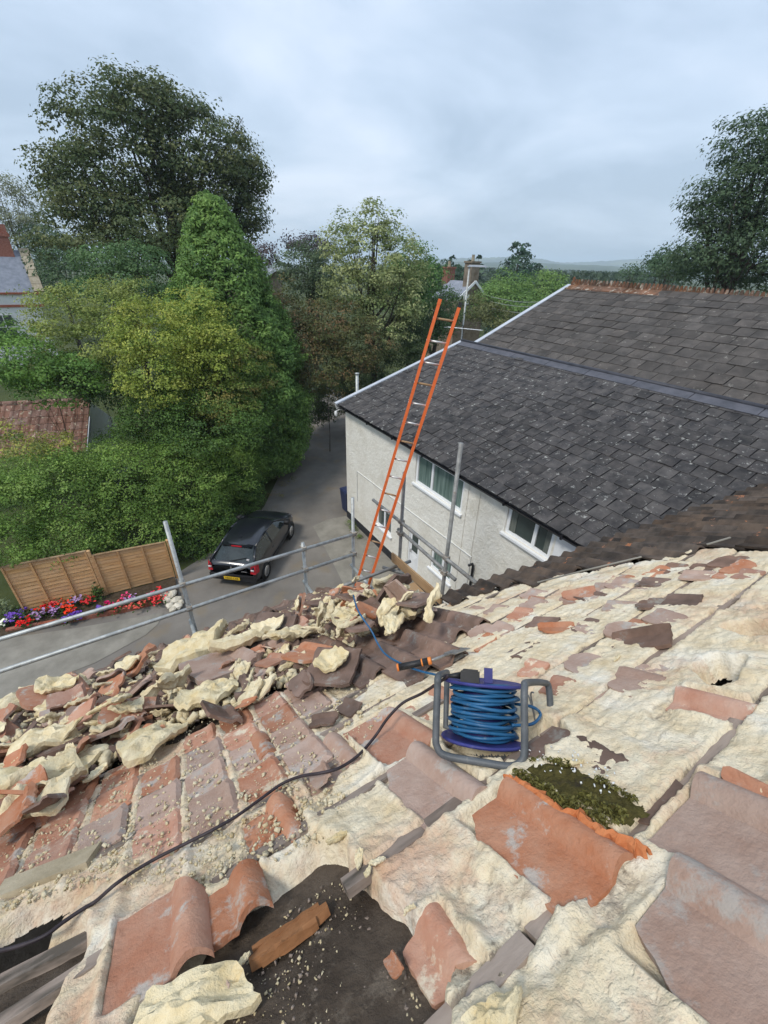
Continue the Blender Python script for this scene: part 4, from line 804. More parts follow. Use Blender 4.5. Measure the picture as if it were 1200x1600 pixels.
def foam_fields(a, d):
    left = 1 / (1 + np.exp(-((.42 - a) * 9 + (d - 1.75) * 6)))
    i = np.clip(np.searchsorted(COURSE, d.ravel()).reshape(d.shape) - 1, 0, len(COURSE) - 2); d0, d1 = COURSE[i], COURSE[i + 1]; fd = (d - d0) / (d1 - d0)
    wob = .004 * fbm(a * 3, d * 1.0, 17, 2)
    dd = np.minimum(d - d0 + wob, d1 - d - wob)                       # distance to the nearest batten line
    useL = left > .5
    u = np.where(useL, (a + .0) / .197, (a - .54) / .28); j = np.floor(u); fu = u - j; pit = np.where(useL, .197, .28)
    du = np.minimum(fu, 1 - fu) * pit
    rc = _hash(j + 900 * useL, i + 17, 3); rc2 = _hash(j + 500 * useL, i + 40, 9)
    roll = np.exp(-((fu - .80) / .11) ** 2)
    big = fbm(a * 2.3, d * 2.3, 21, 3); med = fbm(a * 8, d * 8, 22, 4, .6); tear = ridged(a * 11 + med, d * 11, 23, 3); fin = fbm(a * 34, d * 34, 24, 3, .6)
    wr = ridged(a * 5 + .5 * med, d * 21 + .8 * big, 25, 2)
    w = .018 + .009 * roll * (.4 + rc2) + .010 * (rc - .4) + .006 * big + .005 * med + .011 * (tear - .55) + .009 * (ridged(a * 31 + fin, d * 31, 26, 2) - .5) + .006 * fin + .008 * (wr - .5) * (rc > .35) + .008 * (1 - fd)
    pan = useL & (rc2 > .25)                                         # pans still faced with tile: flat, low, ridged with foam at the joints
    w = np.where(useL, .004 + .018 * np.exp(-(du / .020) ** 2) * (.4 + .9 * vn(a * 9, d * 9, 31)) + .008 * np.exp(-(dd / .02) ** 2) + .008 * med + .010 * (tear - .5) + .004 * fin + .012 * big, w)
    # batten gaps: foam torn away along the laths in places
    along = fbm(a * 1.1, i * 3.7, 41, 2); gapw = .017 + .030 * along + .006 * fbm(a * 16, d * 16, 42, 2)
    gap = np.clip((gapw - dd) / .010, 0, 1) * np.where(useL, .35, 1.0)
    w = w * (1 - gap) + .002 * gap
    # scattered torn pits
    pit_ = np.clip((vn(a * 3.1 + 9, d * 4.3, 51) - .84) / .05, 0, 1) * np.clip((vn(a * 17, d * 17, 52) - .25) / .2, 0, 1)
    w = w - .012 * pit_
    w = np.where(w > .02, .02 + .022 * np.tanh((w - .02) / .022), w)
    for x0, x1, y0, y1 in HRECT:                                      # tiles lie bedded in the foam, not on it
        q_ = np.minimum(np.minimum(a - x0, x1 - a), np.minimum(d - y0, y1 - d)); w = w - .024 * np.clip((q_ + .004) / .016, 0, 1) + .010 * np.exp(-(q_ / .018) ** 2)
    # edges drop to the deck
    ragged = .034 * fbm(a * 9, d * 9, 61, 3, .5)
    m = np.minimum(sdpoly(a, d, FOAM), -np.maximum(sdpoly(a, d, FELT), sdpoly(a, d, FELT2))) + ragged; m = np.minimum(m, -holes_sd(a, d) + .2 * ragged)
    e_ = np.clip(m / .030, 0, 1); e_ = e_ * e_ * (3 - 2 * e_); near = np.clip(1 - m / .13, 0, 1)
    w = -.055 + (w + .055 + .014 * near * (e_ > 0)) * e_
    pink = np.where(useL, .42 * (rc > .25) + .34 * (fbm(a * 7, d * 7, 71, 3)), .16 * (rc2 > .55) + .14 + .55 * np.clip(fbm(a * 2.7, d * 2.7, 72, 4), -1, 1)) - .06
    dirt_and_gaps = .55 * gap + .42 * pit_ + .20 * fbm(a * 5, d * 5, 81, 4) + .16 * np.exp(-(dd / .02) ** 2) - .01  # blotchy dirt, plus darker brown in batten gaps, pits and beside the laths
    dirt_and_gaps = dirt_and_gaps + np.clip((d - 2.2) * .06, 0, .1) + np.where(m < .012, .12, 0)  # browner down the slope and along torn edges
    return w, {'pink': np.clip(pink, 0, 1), 'dirt_and_gaps': np.clip(dirt_and_gaps, 0, 1)}, m
KA = lambda a, d: foam_fields(a, d)[2] > -.004
grid_mesh('foam_layer', -1.35, 3.0, .15, 2.30, .0068, lambda a, d: foam_fields(a, d)[:2], KA, 'foam', deck)
grid_mesh('foam_layer', -3.5, 3.0, 2.30, 3.6, .012, lambda a, d: foam_fields(a, d)[:2], KA, 'foam', deck)
grid_mesh('foam_layer', 3.0, 4.8, -.6, 2.30, .012, lambda a, d: foam_fields(a, d)[:2], KA, 'foam', deck)
grid_mesh('foam_layer', -3.5, -1.35, -1.1, 2.30, .02, lambda a, d: foam_fields(a, d)[:2], KA, 'foam', deck)
grid_mesh('foam_layer', -1.35, 3.0, -1.1, .15, .02, lambda a, d: foam_fields(a, d)[:2], KA, 'foam', deck)
# battens: laths showing in the gaps
rng = random.Random(21)
def lath(a0, a1, d, w=.004, wd=.040, th=.024, rot=0.0, mat='batten', name='batten', par=deck):
    n = max(2, int((a1 - a0) / .12)); xs = np.linspace(a0, a1, n + 1); m = MB(); V = []
    for x in xs:
        j = rng.uniform(-.003, .003); dd = d + (x - a0) * rot
        V += [RW(x, dd - wd / 2 + j, w + rng.uniform(-.002, .002)), RW(x, dd + wd / 2 + j, w + rng.uniform(-.002, .002)), RW(x, dd + wd / 2 + j, w - th), RW(x, dd - wd / 2 + j, w - th)]
    F = [(4 * i + k, 4 * i + (k + 1) % 4, 4 * i + 4 + (k + 1) % 4, 4 * i + 4 + k) for i in range(n) for k in range(4)] + [(3, 2, 1, 0), (4 * n, 4 * n + 1, 4 * n + 2, 4 * n + 3)]
    return m.add(V, F).build(name, MAT[mat], par)
for k, d in enumerate(COURSE[3:13]):
    x = -1.5
    while x < 3.2:
        L = rng.uniform(.7, 1.5); c = x + L / 2
        if sdpoly(np.array(c), np.array(d), FOAM) > .05 and sdpoly(np.array(c), np.array(d), FELT) < -.1 and sdpoly(np.array(c), np.array(d), FELT2) < -.1: lath(x, x + L - .012, d, .013 + rng.uniform(-.003, .005), .048, rot=rng.uniform(-.006, .006))
        x += L
# ---------------------------------------------------------------- tiles
def tile_mesh(name, W_, L_, rw, rh, mat, nx=14, ny=6, th=.014, brk=0.0, seed=0, cut=None, curl=0.0, warp=.0):
    """single-roman tile: flat pan and a half-round roll along its right edge; local x across, y down the slope, origin at the top left"""
    xs = np.linspace(0, W_, nx + 1); ys = np.linspace(0, L_, ny + 1); X, Y = np.meshgrid(xs, ys)
    t = np.clip((X - (W_ - rw)) / rw, 0, 1); Z = rh * np.sin(t * math.pi) ** .8 + .004 * np.clip(1 - X / .02, 0, 1) + .016 * Y / L_ + curl * (X / W_ - .5) ** 2
    Z = Z + .0016 * fbm(X * 30, Y * 30, seed, 2) + warp * fbm(X * 5, Y * 5, seed + 2, 2)
    if cut is not None:                                   # pull the grid back onto a wandering snapped edge
        nx_, ny_, lim, sd2 = cut; f_ = (X - W_ / 2) * nx_ + (Y - L_ / 2) * ny_ + .016 * fbm(X * 13, Y * 13, sd2, 3) - lim; gone = np.minimum(np.minimum(f_[:-1, :-1], f_[1:, 1:]), np.minimum(f_[:-1, 1:], f_[1:, :-1])) > 0
        X = X - nx_ * np.clip(f_, 0, None); Y = Y - ny_ * np.clip(f_, 0, None)
    cx, cy = (X[:-1, :-1] + X[1:, 1:]) / 2, (Y[:-1, :-1] + Y[1:, 1:]) / 2; mask = np.ones(cx.shape, bool)
    if brk > 0:                                           # broken outline: a polar patch with a ragged rim
        nr, nt = max(5, ny // 3), 30 if nx < 30 else 72; rr_, tt_ = np.meshgrid(np.linspace(0.0, 1, nr + 1), np.linspace(0, 2 * math.pi, nt + 1)); ct, st_ = np.cos(tt_), np.sin(tt_)
        rect = np.minimum(.5 * W_ / np.maximum(np.abs(ct), 1e-4), .5 * L_ / np.maximum(np.abs(st_), 1e-4))
        lim = np.minimum(rect, poly_lim(tt_, seed * 13 + 1, 5 + seed % 4, 1.28 - brk * 1.05, 1.55 - brk * .75) * .5 * (W_ * np.abs(ct) + L_ * np.abs(st_))) * (1 - np.clip(.02 + .05 * fbm(ct * 5 + seed, st_ * 5, seed + 6, 3), 0, .2))
        X = W_ / 2 + rr_ * lim * ct; Y = L_ / 2 + rr_ * lim * st_; t = np.clip((X - (W_ - rw)) / rw, 0, 1)
        Z = rh * np.sin(t * math.pi) ** .8 + .016 * Y / L_ + .0016 * fbm(X * 30, Y * 30, seed, 2) + warp * fbm(X * 5 / max(W_, .3) * .3, Y * 5 / max(W_, .3) * .3, seed + 2, 2)
        V, F = solid_grid(X, Y, Z, np.ones((nt, nr), bool), th); return mesh(name, V, F, MAT[mat], 'auto')
    if False:
        ed = np.minimum(np.minimum(cx, W_ - cx) / W_, np.minimum(cy, L_ - cy) / L_); mask = ed + .30 * fbm(cx / W_ * 2.2 + seed, cy / L_ * 2.2, seed + 5, 3, .4) > brk * .36
    if cut is not None: mask &= ~gone
    if not mask.any(): mask[ny // 2, nx // 2] = True
    jx = .35 * (W_ / nx) * fbm(X * 60, Y * 60, seed + 8, 1); jy = .35 * (L_ / ny) * fbm(X * 60 + 9, Y * 60, seed + 9, 1)
    V, F = solid_grid(X + jx * (brk > 0), Y + jy * (brk > 0), Z, mask, th); me = mesh(name, V, F, MAT[mat], 'auto'); return me
TILES = 0
def put_tile(me, a, d, w=.012, rot=0, tx=0, ty=0, parent=deck, name='tile'):
    return obj(name, me, parent, roof_matrix(a, d, w, rot, tx, ty))
# near tiles left in place, as the photograph shows them
def bite(W_, L_, sd_):
    """one corner and part of the edge snapped off along a wandering line"""
    r_ = random.Random(sd_); nx_, ny_ = r_.choice(((1, .6), (-1, .5), (.7, -1), (-.5, -1), (1, 1))); q = math.hypot(nx_, ny_); nx_, ny_ = nx_ / q, ny_ / q; lim = .42 * (abs(nx_) * W_ + abs(ny_) * L_) * r_.uniform(.80, 1.0)
    return (nx_, ny_, lim, sd_)
for a0, W_, d0, d1, mt, brk, sd_, w in hero:
    kf = 1 - (w + .025) / RH; a0, W_, d0, d1 = a0 * kf, W_ * kf, d0 * kf, d1 * kf; w = min(w, .03) - .016
    put_tile(tile_mesh('tile', W_, d1 - d0, .095, .036, mt, 44, 40, .019, brk, sd_, cut=bite(W_, d1 - d0, sd_), warp=.003), a0, d0, w, rng.uniform(-.03, .03), 0, 0)
protoF = [tile_mesh('tile', .16 + .05 * (k % 3), .12 + .05 * (k % 2), .06, .012, ('tile_pink', 'terracotta_grey', 'terracotta', 'brown_tile')[k % 4], 12, 12, .012, .45 + .1 * (k % 3), 700 + k) for k in range(12)]
RIGHT = pxp((640, 1000), (760, 950), (1000, 900), (1195, 880), (1195, 1200), (1060, 1240), (900, 1140), (760, 1040)); nf = 0
while nf < 44:
    a, d = rng.uniform(.6, 3.2), rng.uniform(.55, 3.2)
    if sdpoly(np.array(a), np.array(d), RIGHT) < .04 or holes_sd(np.array(a), np.array(d)) > -.06: continue
    put_tile(protoF[rng.randrange(12)], a, d, .018 + rng.uniform(-.006, .008), rng.uniform(-.3, .3), rng.uniform(-.05, .05), rng.uniform(-.05, .05)); nf += 1
# freshly snapped orange edge and the mossy tile beside it
put_tile(tile_mesh('mossy_tile', .20, .46, .03, .012, 'brown_tile', 14, 12, .02, .05, 33), .80, .705, .016, -.05, name='mossy_tile')
mv = pxp((800, 1205), (830, 1182), (880, 1185), (930, 1208), (985, 1240), (1010, 1262), (985, 1284), (930, 1280), (880, 1258), (830, 1232), w=.05)
def moss_w(a, d):
    s = np.clip(sdpoly(a, d, mv) / .03 + .5 * fbm(a * 40, d * 40, 5, 3), 0, 1); return .030 + .012 * s ** .6 + .012 * fbm(a * 55, d * 55, 6, 3) * s, {}
grid_mesh('moss', .64, 1.02, .6, 1.25, .005, moss_w, lambda a, d: sdpoly(a, d, mv) + .02 * fbm(a * 30, d * 30, 7, 3) > 0, 'moss', deck)
rgm = np.random.default_rng(3); mp_ = []
while len(mp_) < 1500:
    a, d = rgm.uniform(.66, 1.0), rgm.uniform(.62, 1.2)
    if sdpoly(np.array(a), np.array(d), mv) > -.004 and vn(np.array(a * 22), np.array(d * 22), 4) > .42: mp_.append((a, d))
mp_ = np.array(mp_); tuft = leaf_mesh('moss_tuft', RW(mp_[:, 0], mp_[:, 1], .040 + rgm.uniform(0, .012, len(mp_))), rgm.normal(size=(len(mp_), 3)) + RN, rgm.uniform(.008, .018, len(mp_)), np.array([.15, .14, .04]) * rgm.uniform(.4, 1.7, (len(mp_), 1)), rgm, .4); o_ = obj('moss_tuft', tuft, deck); o_['kind'] = 'stuff'
edge = pxp((788, 1216), (812, 1222), (846, 1243), (872, 1262), (905, 1268), (938, 1290), (970, 1300), (1008, 1318), w=.06)
m = MB(); ep = smooth_path([(p[0], p[1], 0) for p in edge], 10); V = []
for k, p in enumerate(ep):
    u = k / len(ep); q = np.array(k * .55); n1_, n2_, n3_ = [float(fbm(q, np.array(3.3 * j), 90 + j, 3)) for j in range(3)]; tp_ = min(1, 6 * u, 5 * (1 - u) + .3); a, d = p[0] + .010 * n1_, p[1] + .010 * n2_; wd = (.014 + .012 * abs(n3_)) * tp_; top_ = .062 - .016 * u
    for da, ww in ((-wd * 1.1, top_ - .040), (-wd * .7, top_ + .006 * n1_), (wd * .1, top_ + .008 + .010 * n2_), (wd * .9, top_ - .008 + .010 * n3_), (wd * 1.3, top_ - .045)): V.append(RW(a + da, d - da * .25, ww))
m.add(V, [(5 * i + j, 5 * i + j + 1, 5 * i + 6 + j, 5 * i + 5 + j) for i in range(len(ep) - 1) for j in range(4)])
m.build('snapped_tile_edge', MAT['terracotta_raw'], deck)
# faced pans in the left field
protoP = [tile_mesh('tile', .178, .262, .05, .016, ('tile_pink', 'terracotta_grey')[k % 2], 12, 12, .012, .02 + .08 * k, 100 + k) for k in range(4)] + [tile_mesh('tile', .178, .262, .05, .016, 'terracotta', 12, 12, .012, .12 + .2 * k, 110 + k) for k in range(2)]
for i in range(6, 12):
    for j in range(-9, 3):
        a0, d0 = j * .197 + .010, COURSE[i] + .014
        s_ = sdpoly(np.array(a0 + .08), np.array(d0 + .12), FOAM)
        if s_ < .05 or (a0 > .22 and d0 < 2.0) or (a0 > -.45 and d0 < 1.6) or sdpoly(np.array(a0 + .08), np.array(d0 + .1), FELT2) > -.1 or holes_sd(np.array(a0 + .08), np.array(d0 + .1)) > -.12: continue
        if rng.random() < .10: continue
        put_tile(protoP[rng.choice((0, 1, 2, 3, 0, 1, 2, 3, 4, 5))], a0 + rng.uniform(-.008, .008), d0 + rng.uniform(-.01, .01), .010 + rng.uniform(-.002, .006), rng.uniform(-.02, .02), rng.uniform(-.015, .015), rng.uniform(-.015, .015))
# brown tiles still hung in the middle
protoB = [tile_mesh('tile', .215, .36, .12, .055, 'brown_tile', 10, 4, .014, .0, 200 + k, warp=.004) for k in range(3)] + [tile_mesh('tile', .215, .36, .12, .055, 'brown_tile', 12, 8, .014, .35, 210)]
for j in range(5):
    for i in range(5):
        a0, d0 = .70 + j * .20 + (i * .035 if i < 3 else .09), 2.02 + i * .29
        if (j == 0 and i < 1) or (j == 4 and i in (0, 4)) or (j == 3 and i == 0): continue
        put_tile(protoB[3 if (j in (0, 4) or i in (0,)) else rng.randrange(3)], a0, d0, .028 + rng.uniform(-.006, .006), rng.uniform(-.03, .03), R(2.2), 0)
# lower field towards the eaves
low = []
for i in range(10):
    for j in range(20):
        a0, d0 = VERGE_A - .30 - j * .31 + .02 * (i % 2), EAVE_D - .40 - i * .40 + .05
        if a0 < -3.6 or sdpoly(np.array(a0 + .15), np.array(d0 + .2), FOAM) > -.22: continue
        if a0 < -2.6 and d0 < 5: continue
        if rng.random() < .10: continue
        low.append((a0, d0))
protoL = [tile_mesh('tile', .325, .46, .13, .06, 'brown_tile', 8, 2, .015, 0, 230 + k, warp=.004) for k in range(3)]
for a0, d0 in low: put_tile(protoL[rng.randrange(3)], a0, d0, .012 + rng.uniform(0, .008), rng.uniform(-.02, .02), R(2), 0)
# dark weathered tiles of the wing that is still covered
e1_ = np.array([.955, -.297]); e2_ = np.array([.297, .955]); org = np.array([VERGE_A - .06, 3.36])
BND = pxp((690, 947), (760, 932), (860, 908), (940, 893), (1000, 884), (1110, 866), (1200, 870)) + [(4.6, -.2), (5.2, -1.2), (8.4, -1.2), (8.4, 1.42), (5.7, 2.26), (3.25, 3.18), (2.0, 3.42)]
protoD = [tile_mesh('tile', .165, .345, .085, .036, 'dark_tile', 7, 2, .016, 0, 300 + k, warp=.006) for k in range(4)]; nd = 0; cand = []
for i in range(12):
    for j in range(42):
        p = org + e1_ * (j * .155) - e2_ * (i * .285 + .33); c = p + e1_ * .08 + e2_ * .16
        if sdpoly(np.array(c[0]), np.array(c[1]), BND) > -.02: cand.append((np.hypot(c[0], c[1]), p))
cand.sort(key=lambda q: q[0]); print('tiles dark', len(cand), 'low', len(low))
rot_d = math.atan2(e1_[1], e1_[0])
for k, (_, p) in enumerate(cand[:180]): put_tile(protoD[rng.randrange(4)], p[0], p[1], .030 + rng.uniform(-.007, .009), rot_d + rng.uniform(-.025, .025), R(2.0) + rng.uniform(-.02, .02), rng.uniform(-.03, .03))
rest = MB()
for k, (_, p) in enumerate(cand[180:]):
    M = roof_matrix(p[0], p[1], .030, rot_d, R(2)); me = protoD[k % 4]; rest.add([M @ v.co for v in me.vertices], [tuple(q.vertices) for q in me.polygons])
if rest.v: o_ = rest.build('tiles', MAT['dark_tile'], deck); o_['kind'] = 'stuff'
# bits lying on the dark tiles
for px0, px1 in (((915, 893), (1003, 872)), ((1105, 853), (1142, 842)), ((840, 912), (915, 893))):
    (a0, d0), (a1, d1) = RPx(*px0, .09), RPx(*px1, .09)
    MB().beam(RW(a0, d0, .10), RW(a1, d1, .10), .012, .006).build('lath_strip', MAT['concrete'], deck)
# eaves: fascia and gutter, verge wall, walls below
zE = RW(0, EAVE_D)[2]; yE = RW(0, EAVE_D)[1]
MB().box(-4.2, VERGE_A, -8, yE - .28, 0, zE - .18).build('wall', MAT['stone_wall'], own)
MB().box(VERGE_A + .02, 5.6, -8, RW(0, 2.0)[1] - .3, 0, RW(0, 2.2)[2] - .25).build('wall', MAT['stone_wall'], own)
MB().box(-4.2, VERGE_A, yE - .06, yE - .03, zE - .22, zE - .07).build('fascia', MAT['wood_board'], own)
V0 = [(-4.2, yE + .06 + .055 * math.cos(t), zE - .10 + .055 * math.sin(t)) for t in np.linspace(math.pi, 2 * math.pi, 8)]; V1 = [(VERGE_A + .05, p[1], p[2]) for p in V0]
MB().add(V0 + V1, [(i, i + 1, i + 9, i + 8) for i in range(7)]).build('gutter', MAT['gutter'], own, True)
# slope behind the photographer, so the roof is a closed shape
rb = RW(0, -1.3); MB().quad((-4.2, rb[1], rb[2]), (8.2, rb[1], rb[2]), (8.2, rb[1] - 5, rb[2] - 3.6), (-4.2, rb[1] - 5, rb[2] - 3.6)).build('rear_slope', MAT['dark_tile'], own)
# rotten timber on the bared felt, laths in the left hole
ra, rb_ = RPx(385, 1487), RPx(508, 1402)
m = MB(); n = 9
for s_, off, wd in ((0, 0, .032), (1, .02, .016), (2, -.018, .012)):
    P = []; 
    for k in range(n):
        t = k / (n - 1) * (1 - .15 * s_) + .06 * s_; a, d = ra[0] + (rb_[0] - ra[0]) * t, ra[1] + (rb_[1] - ra[1]) * t + off + rng.uniform(-.004, .004); h = wd * (1 - .5 * abs(2 * t - 1)) ; P.append((a, d, h))
    V = []
    for a, d, h in P: V += [RW(a, d - h, -.038), RW(a, d - h * .5, -.022 + rng.uniform(0, .008)), RW(a, d + h * .5, -.022 + rng.uniform(0, .008)), RW(a, d + h, -.038)]
    m.add(V, [(4 * i + k, 4 * i + k + 1, 4 * i + 5 + k, 4 * i + 4 + k) for i in range(n - 1) for k in range(3)])
m.build('rotten_batten', MAT['rotten_wood'], deck)
(a0, d0), (a1, d1) = RPx(-40, 1535), RPx(150, 1440)
MB().beam(RW(a0, d0, -.05), RW(a1, d1, -.05), .05, .05, tuple(RN)).build('rafter', MAT['batten'], deck)
(a0, d0), (a1, d1) = RPx(-40, 1420), RPx(150, 1345)
MB().beam(RW(a0, d0, .02), RW(a1, d1, .02), .10, .03, tuple(RN)).build('grey_board', MAT['stone'], deck)
# ================================================================ heap of broken tiles and foam lumps, each piece its own thing
rng = random.Random(77); nrg = np.random.default_rng(77)
def lump_mesh(name, sx, sy, th, seed, mat, n=17, rib=0.0):
    """torn slab of foam: a polar patch with a ragged rim, dished and pitted"""
    nr, nt = 8, 38; rr_, tt_ = np.meshgrid(np.linspace(0, 1, nr + 1), np.linspace(0, 2 * math.pi, nt + 1)); ct, st_ = np.cos(tt_), np.sin(tt_)
    lim = poly_lim(tt_, seed * 7 + 3, 5 + seed % 4, .62, 1.15) * (1 + .10 * fbm(ct * 5, st_ * 5 + seed, seed + 4, 3, .6))
    X, Y = rr_ * lim * ct, rr_ * lim * st_
    Z = th * (.9 * fbm(X * 1.5 + seed, Y * 1.5, seed + 1, 4, .62) + .5 * ridged(X * 2.2, Y * 2.2 + seed, seed + 2, 3)) + rib * np.cos(X * 2.6 + seed) + .08 * fbm(X * .7 + seed, Y * .7, seed + 9, 2) + .06 * fbm(X * 4, Y * 4 + seed, seed + 11, 3, .6)
    T = th * (.5 + 1.0 * vn(X * 1.7, Y * 1.7 + seed, seed + 3)) * (1.05 - .6 * rr_ ** 3)
    V, F = solid_grid(X * sx, Y * sy, Z, np.ones((nt, nr), bool), T.reshape(-1, 1)); return mesh(name, V, F, MAT[mat], 'auto')
lumps = [lump_mesh('foam_lump', 1, .62 + .1 * (k % 4), (.17 + .06 * (k % 4)), 400 + k, 'foam_lump', rib=.06 * (k % 2)) for k in range(16)]
frag = {mt: [tile_mesh('tile_piece', 1.0, 1.0, .28, .12, mt, 18, 16, .07, .25 + .14 * (k % 4), 500 + k + 31 * i, warp=.006) for k in range(6)] for i, mt in enumerate(('terracotta', 'terracotta_grey', 'brown_tile', 'tile_pink'))}
backing = [lump_mesh('foam_backing', .5, .5, .09, 460 + k, 'foam_lump', 13) for k in range(5)]
used_xy = []
def debris(a, d, w, size, kind, rot, tx, ty, label, cat='rubble', group='roof rubble', asp=1.0):
    M = roof_matrix(a, d, w, rot, tx, ty)
    if kind == 'foam':
        return tag(obj('foam_lump', rng.choice(lumps), None, M @ Matrix.Diagonal((size * .5, size * .5 * asp, size * .5, 1))), label, 'foam lump', group)
    o = obj('broken_tile', rng.choice(frag[kind[0]]), None, M @ Matrix.Diagonal((size * asp, size, size, 1)) @ Matrix.Translation((-.5, -.5, 0)))
    tag(o, label, 'broken tile', group)
    if kind[1]: obj('foam_backing', rng.choice(backing), o, WM[o.name] @ Matrix.Translation((.46, .48, -.10 if kind[1] < 0 else .13)) @ Matrix.Diagonal((.8, .8, 1, 1)))
    return o
TL = {'terracotta': 'orange red', 'terracotta_grey': 'greyish pink', 'brown_tile': 'brown weathered', 'tile_pink': 'pale pink'}
# the large pieces one can point at (px, py, size m, kind, in-plane turn, tilt x, tilt y, height, label)
BIG = [(205, 1042, .56, ('terracotta', 1), -.15, .25, -.25, .16, 'large rounded slab of tile with foam rim below the lower scaffold rail'),
       (190, 1092, .62, ('brown_tile', 0), .25, -.05, .1, .10, 'big brown tile slab left of the upright foam slab'),
       (85, 1080, .60, ('terracotta', 1), .35, .3, .2, .18, 'bright orange tile half coated in foam at the left of the heap'),
       (30, 1100, .62, 'foam', .2, .2, .1, .14, 'large flat foam sheet at the far left of the heap'),
       (130, 1140, .62, ('brown_tile', 0), .2, 0, .05, .08, 'grey lichened tile slab under the twin foam lumps'),
       (262, 1066, .42, 'foam', 1.1, -.35, .2, .20, 'upright yellow foam slab leaning over the dark gap'),
       (165, 1102, .34, 'foam', .3, .1, -.2, .24, 'left of twin crusty yellow foam lumps'),
       (190, 1092, .36, 'foam', 1.4, .2, .1, .26, 'right of twin crusty yellow foam lumps'),
       (310, 1005, .86, 'foam', .15, .1, -.2, .26, 'biggest cream foam sheet standing proud against the eaves rail'),
       (375, 1000, .70, 'foam', .5, -.1, .25, .22, 'cream foam sheet with tile ribs beside the biggest sheet'),
       (345, 1035, .6, ('terracotta_grey', -1), .3, .2, .1, .14, 'mauve grey tile shard below the biggest foam sheet'),
       (420, 985, .55, ('brown_tile', 1), .6, .2, -.3, .2, 'crusted brown tile near the middle eaves'),
       (470, 945, .42, ('terracotta', 1), 1.5, -1.1, .1, .30, 'orange tile standing on end with a foam cap'),
       (505, 940, .60, ('brown_tile', 0), .1, .1, .2, .20, 'dark brown double roll slab at the eaves corner'),
       (560, 935, .58, ('brown_tile', 1), .5, .4, .3, .24, 'curled dark tile underside at the top of the heap'),
       (612, 925, .62, ('brown_tile', -1), .9, -.7, .4, .28, 'tall tilted brown tile at the peak of the heap'),
       (600, 915, .44, 'foam', .9, -.7, .5, .33, 'long cream foam strip standing at the peak of the heap'),
       (632, 950, .50, 'foam', 1.2, .9, .1, .20, 'upright foam slab facing us right of the heap peak'),
       (650, 938, .40, ('brown_tile', 0), .2, .1, .1, .26, 'stubby brown tile end at the right foot of the heap'),
       (585, 955, .42, ('brown_tile', 0), .4, .8, .2, .22, 'dark cupped tile in the middle of the heap'),
       (540, 960, .44, 'foam', .7, .3, 0, .26, 'rounded cream foam lump left of the dark cupped tile'),
       (520, 1040, .50, ('brown_tile', 1), .8, .2, -.3, .14, 'long brown tile shard with foam edge above the brown tiles'),
       (330, 1080, .55, 'foam', .55, .2, .2, .12, 'long cream foam shard at the edge of the dark gap'),
       (230, 1160, .50, 'foam', .5, .3, .1, .10, 'long foam shard lower left of the dark gap'),
       (70, 1160, .50, 'foam', .3, .2, 0, .12, 'cream foam slab low on the left edge'),
       (40, 1225, .62, 'foam', .45, -.2, .2, .14, 'thick foam block at the bottom left of the heap'),
       (100, 1205, .55, 'foam', .5, .1, .2, .10, 'slanting foam block beside the bottom left block'),
       (120, 1060, .5, ('terracotta_grey', -1), .2, .1, .2, .12, 'mauve tile shard behind the bright orange tile'),
       (455, 990, .5, 'foam', .4, .2, .2, .16, 'jagged cream foam piece left of centre of the heap'),
       (480, 1020, .46, ('terracotta', -1), .5, .2, .1, .14, 'orange tile shard below the eaves corner slab')]
def spot(px, py, w):
    a, d = RPx(px, py, w)
    if d > EAVE_D - .1 or a > VERGE_A - .1:                     # pieces on the brink rest near the edge, higher up
        a = min(a, VERGE_A - .12); d = min(d, EAVE_D - .15)
    return a, d
for px, py, s, kind, rot, tx, ty, w, lab in BIG:
    s *= (.80 if kind == 'foam' else .62) if px > 430 else .92; a, d = spot(px, py, w); debris(a, d, w, s, kind, rot, tx, ty, lab, asp=rng.uniform(.75, 1.0) if kind == 'foam' else 1)
import re
SHORT = [(b[0], b[1], re.split(r' (?:at|below|left of|under|leaning|standing|near|beside|right of|in the middle|lying|low|behind|facing|with|half|of centre|above) ?', b[8])[0]) for b in BIG]
def SZ(s): return 'tiny' if s < .12 else 'small' if s < .18 else 'medium' if s < .26 else 'large'
BAND = [(-20, 1045), (60, 1050), (150, 1020), (250, 1010), (330, 985), (420, 965), (470, 935), (560, 912), (640, 915), (690, 940), (650, 968), (590, 985), (540, 1030), (520, 1060), (450, 1085), (400, 1095), (330, 1130), (270, 1150), (200, 1190), (140, 1225), (70, 1265), (-20, 1285)]
n = 0; tries = 0
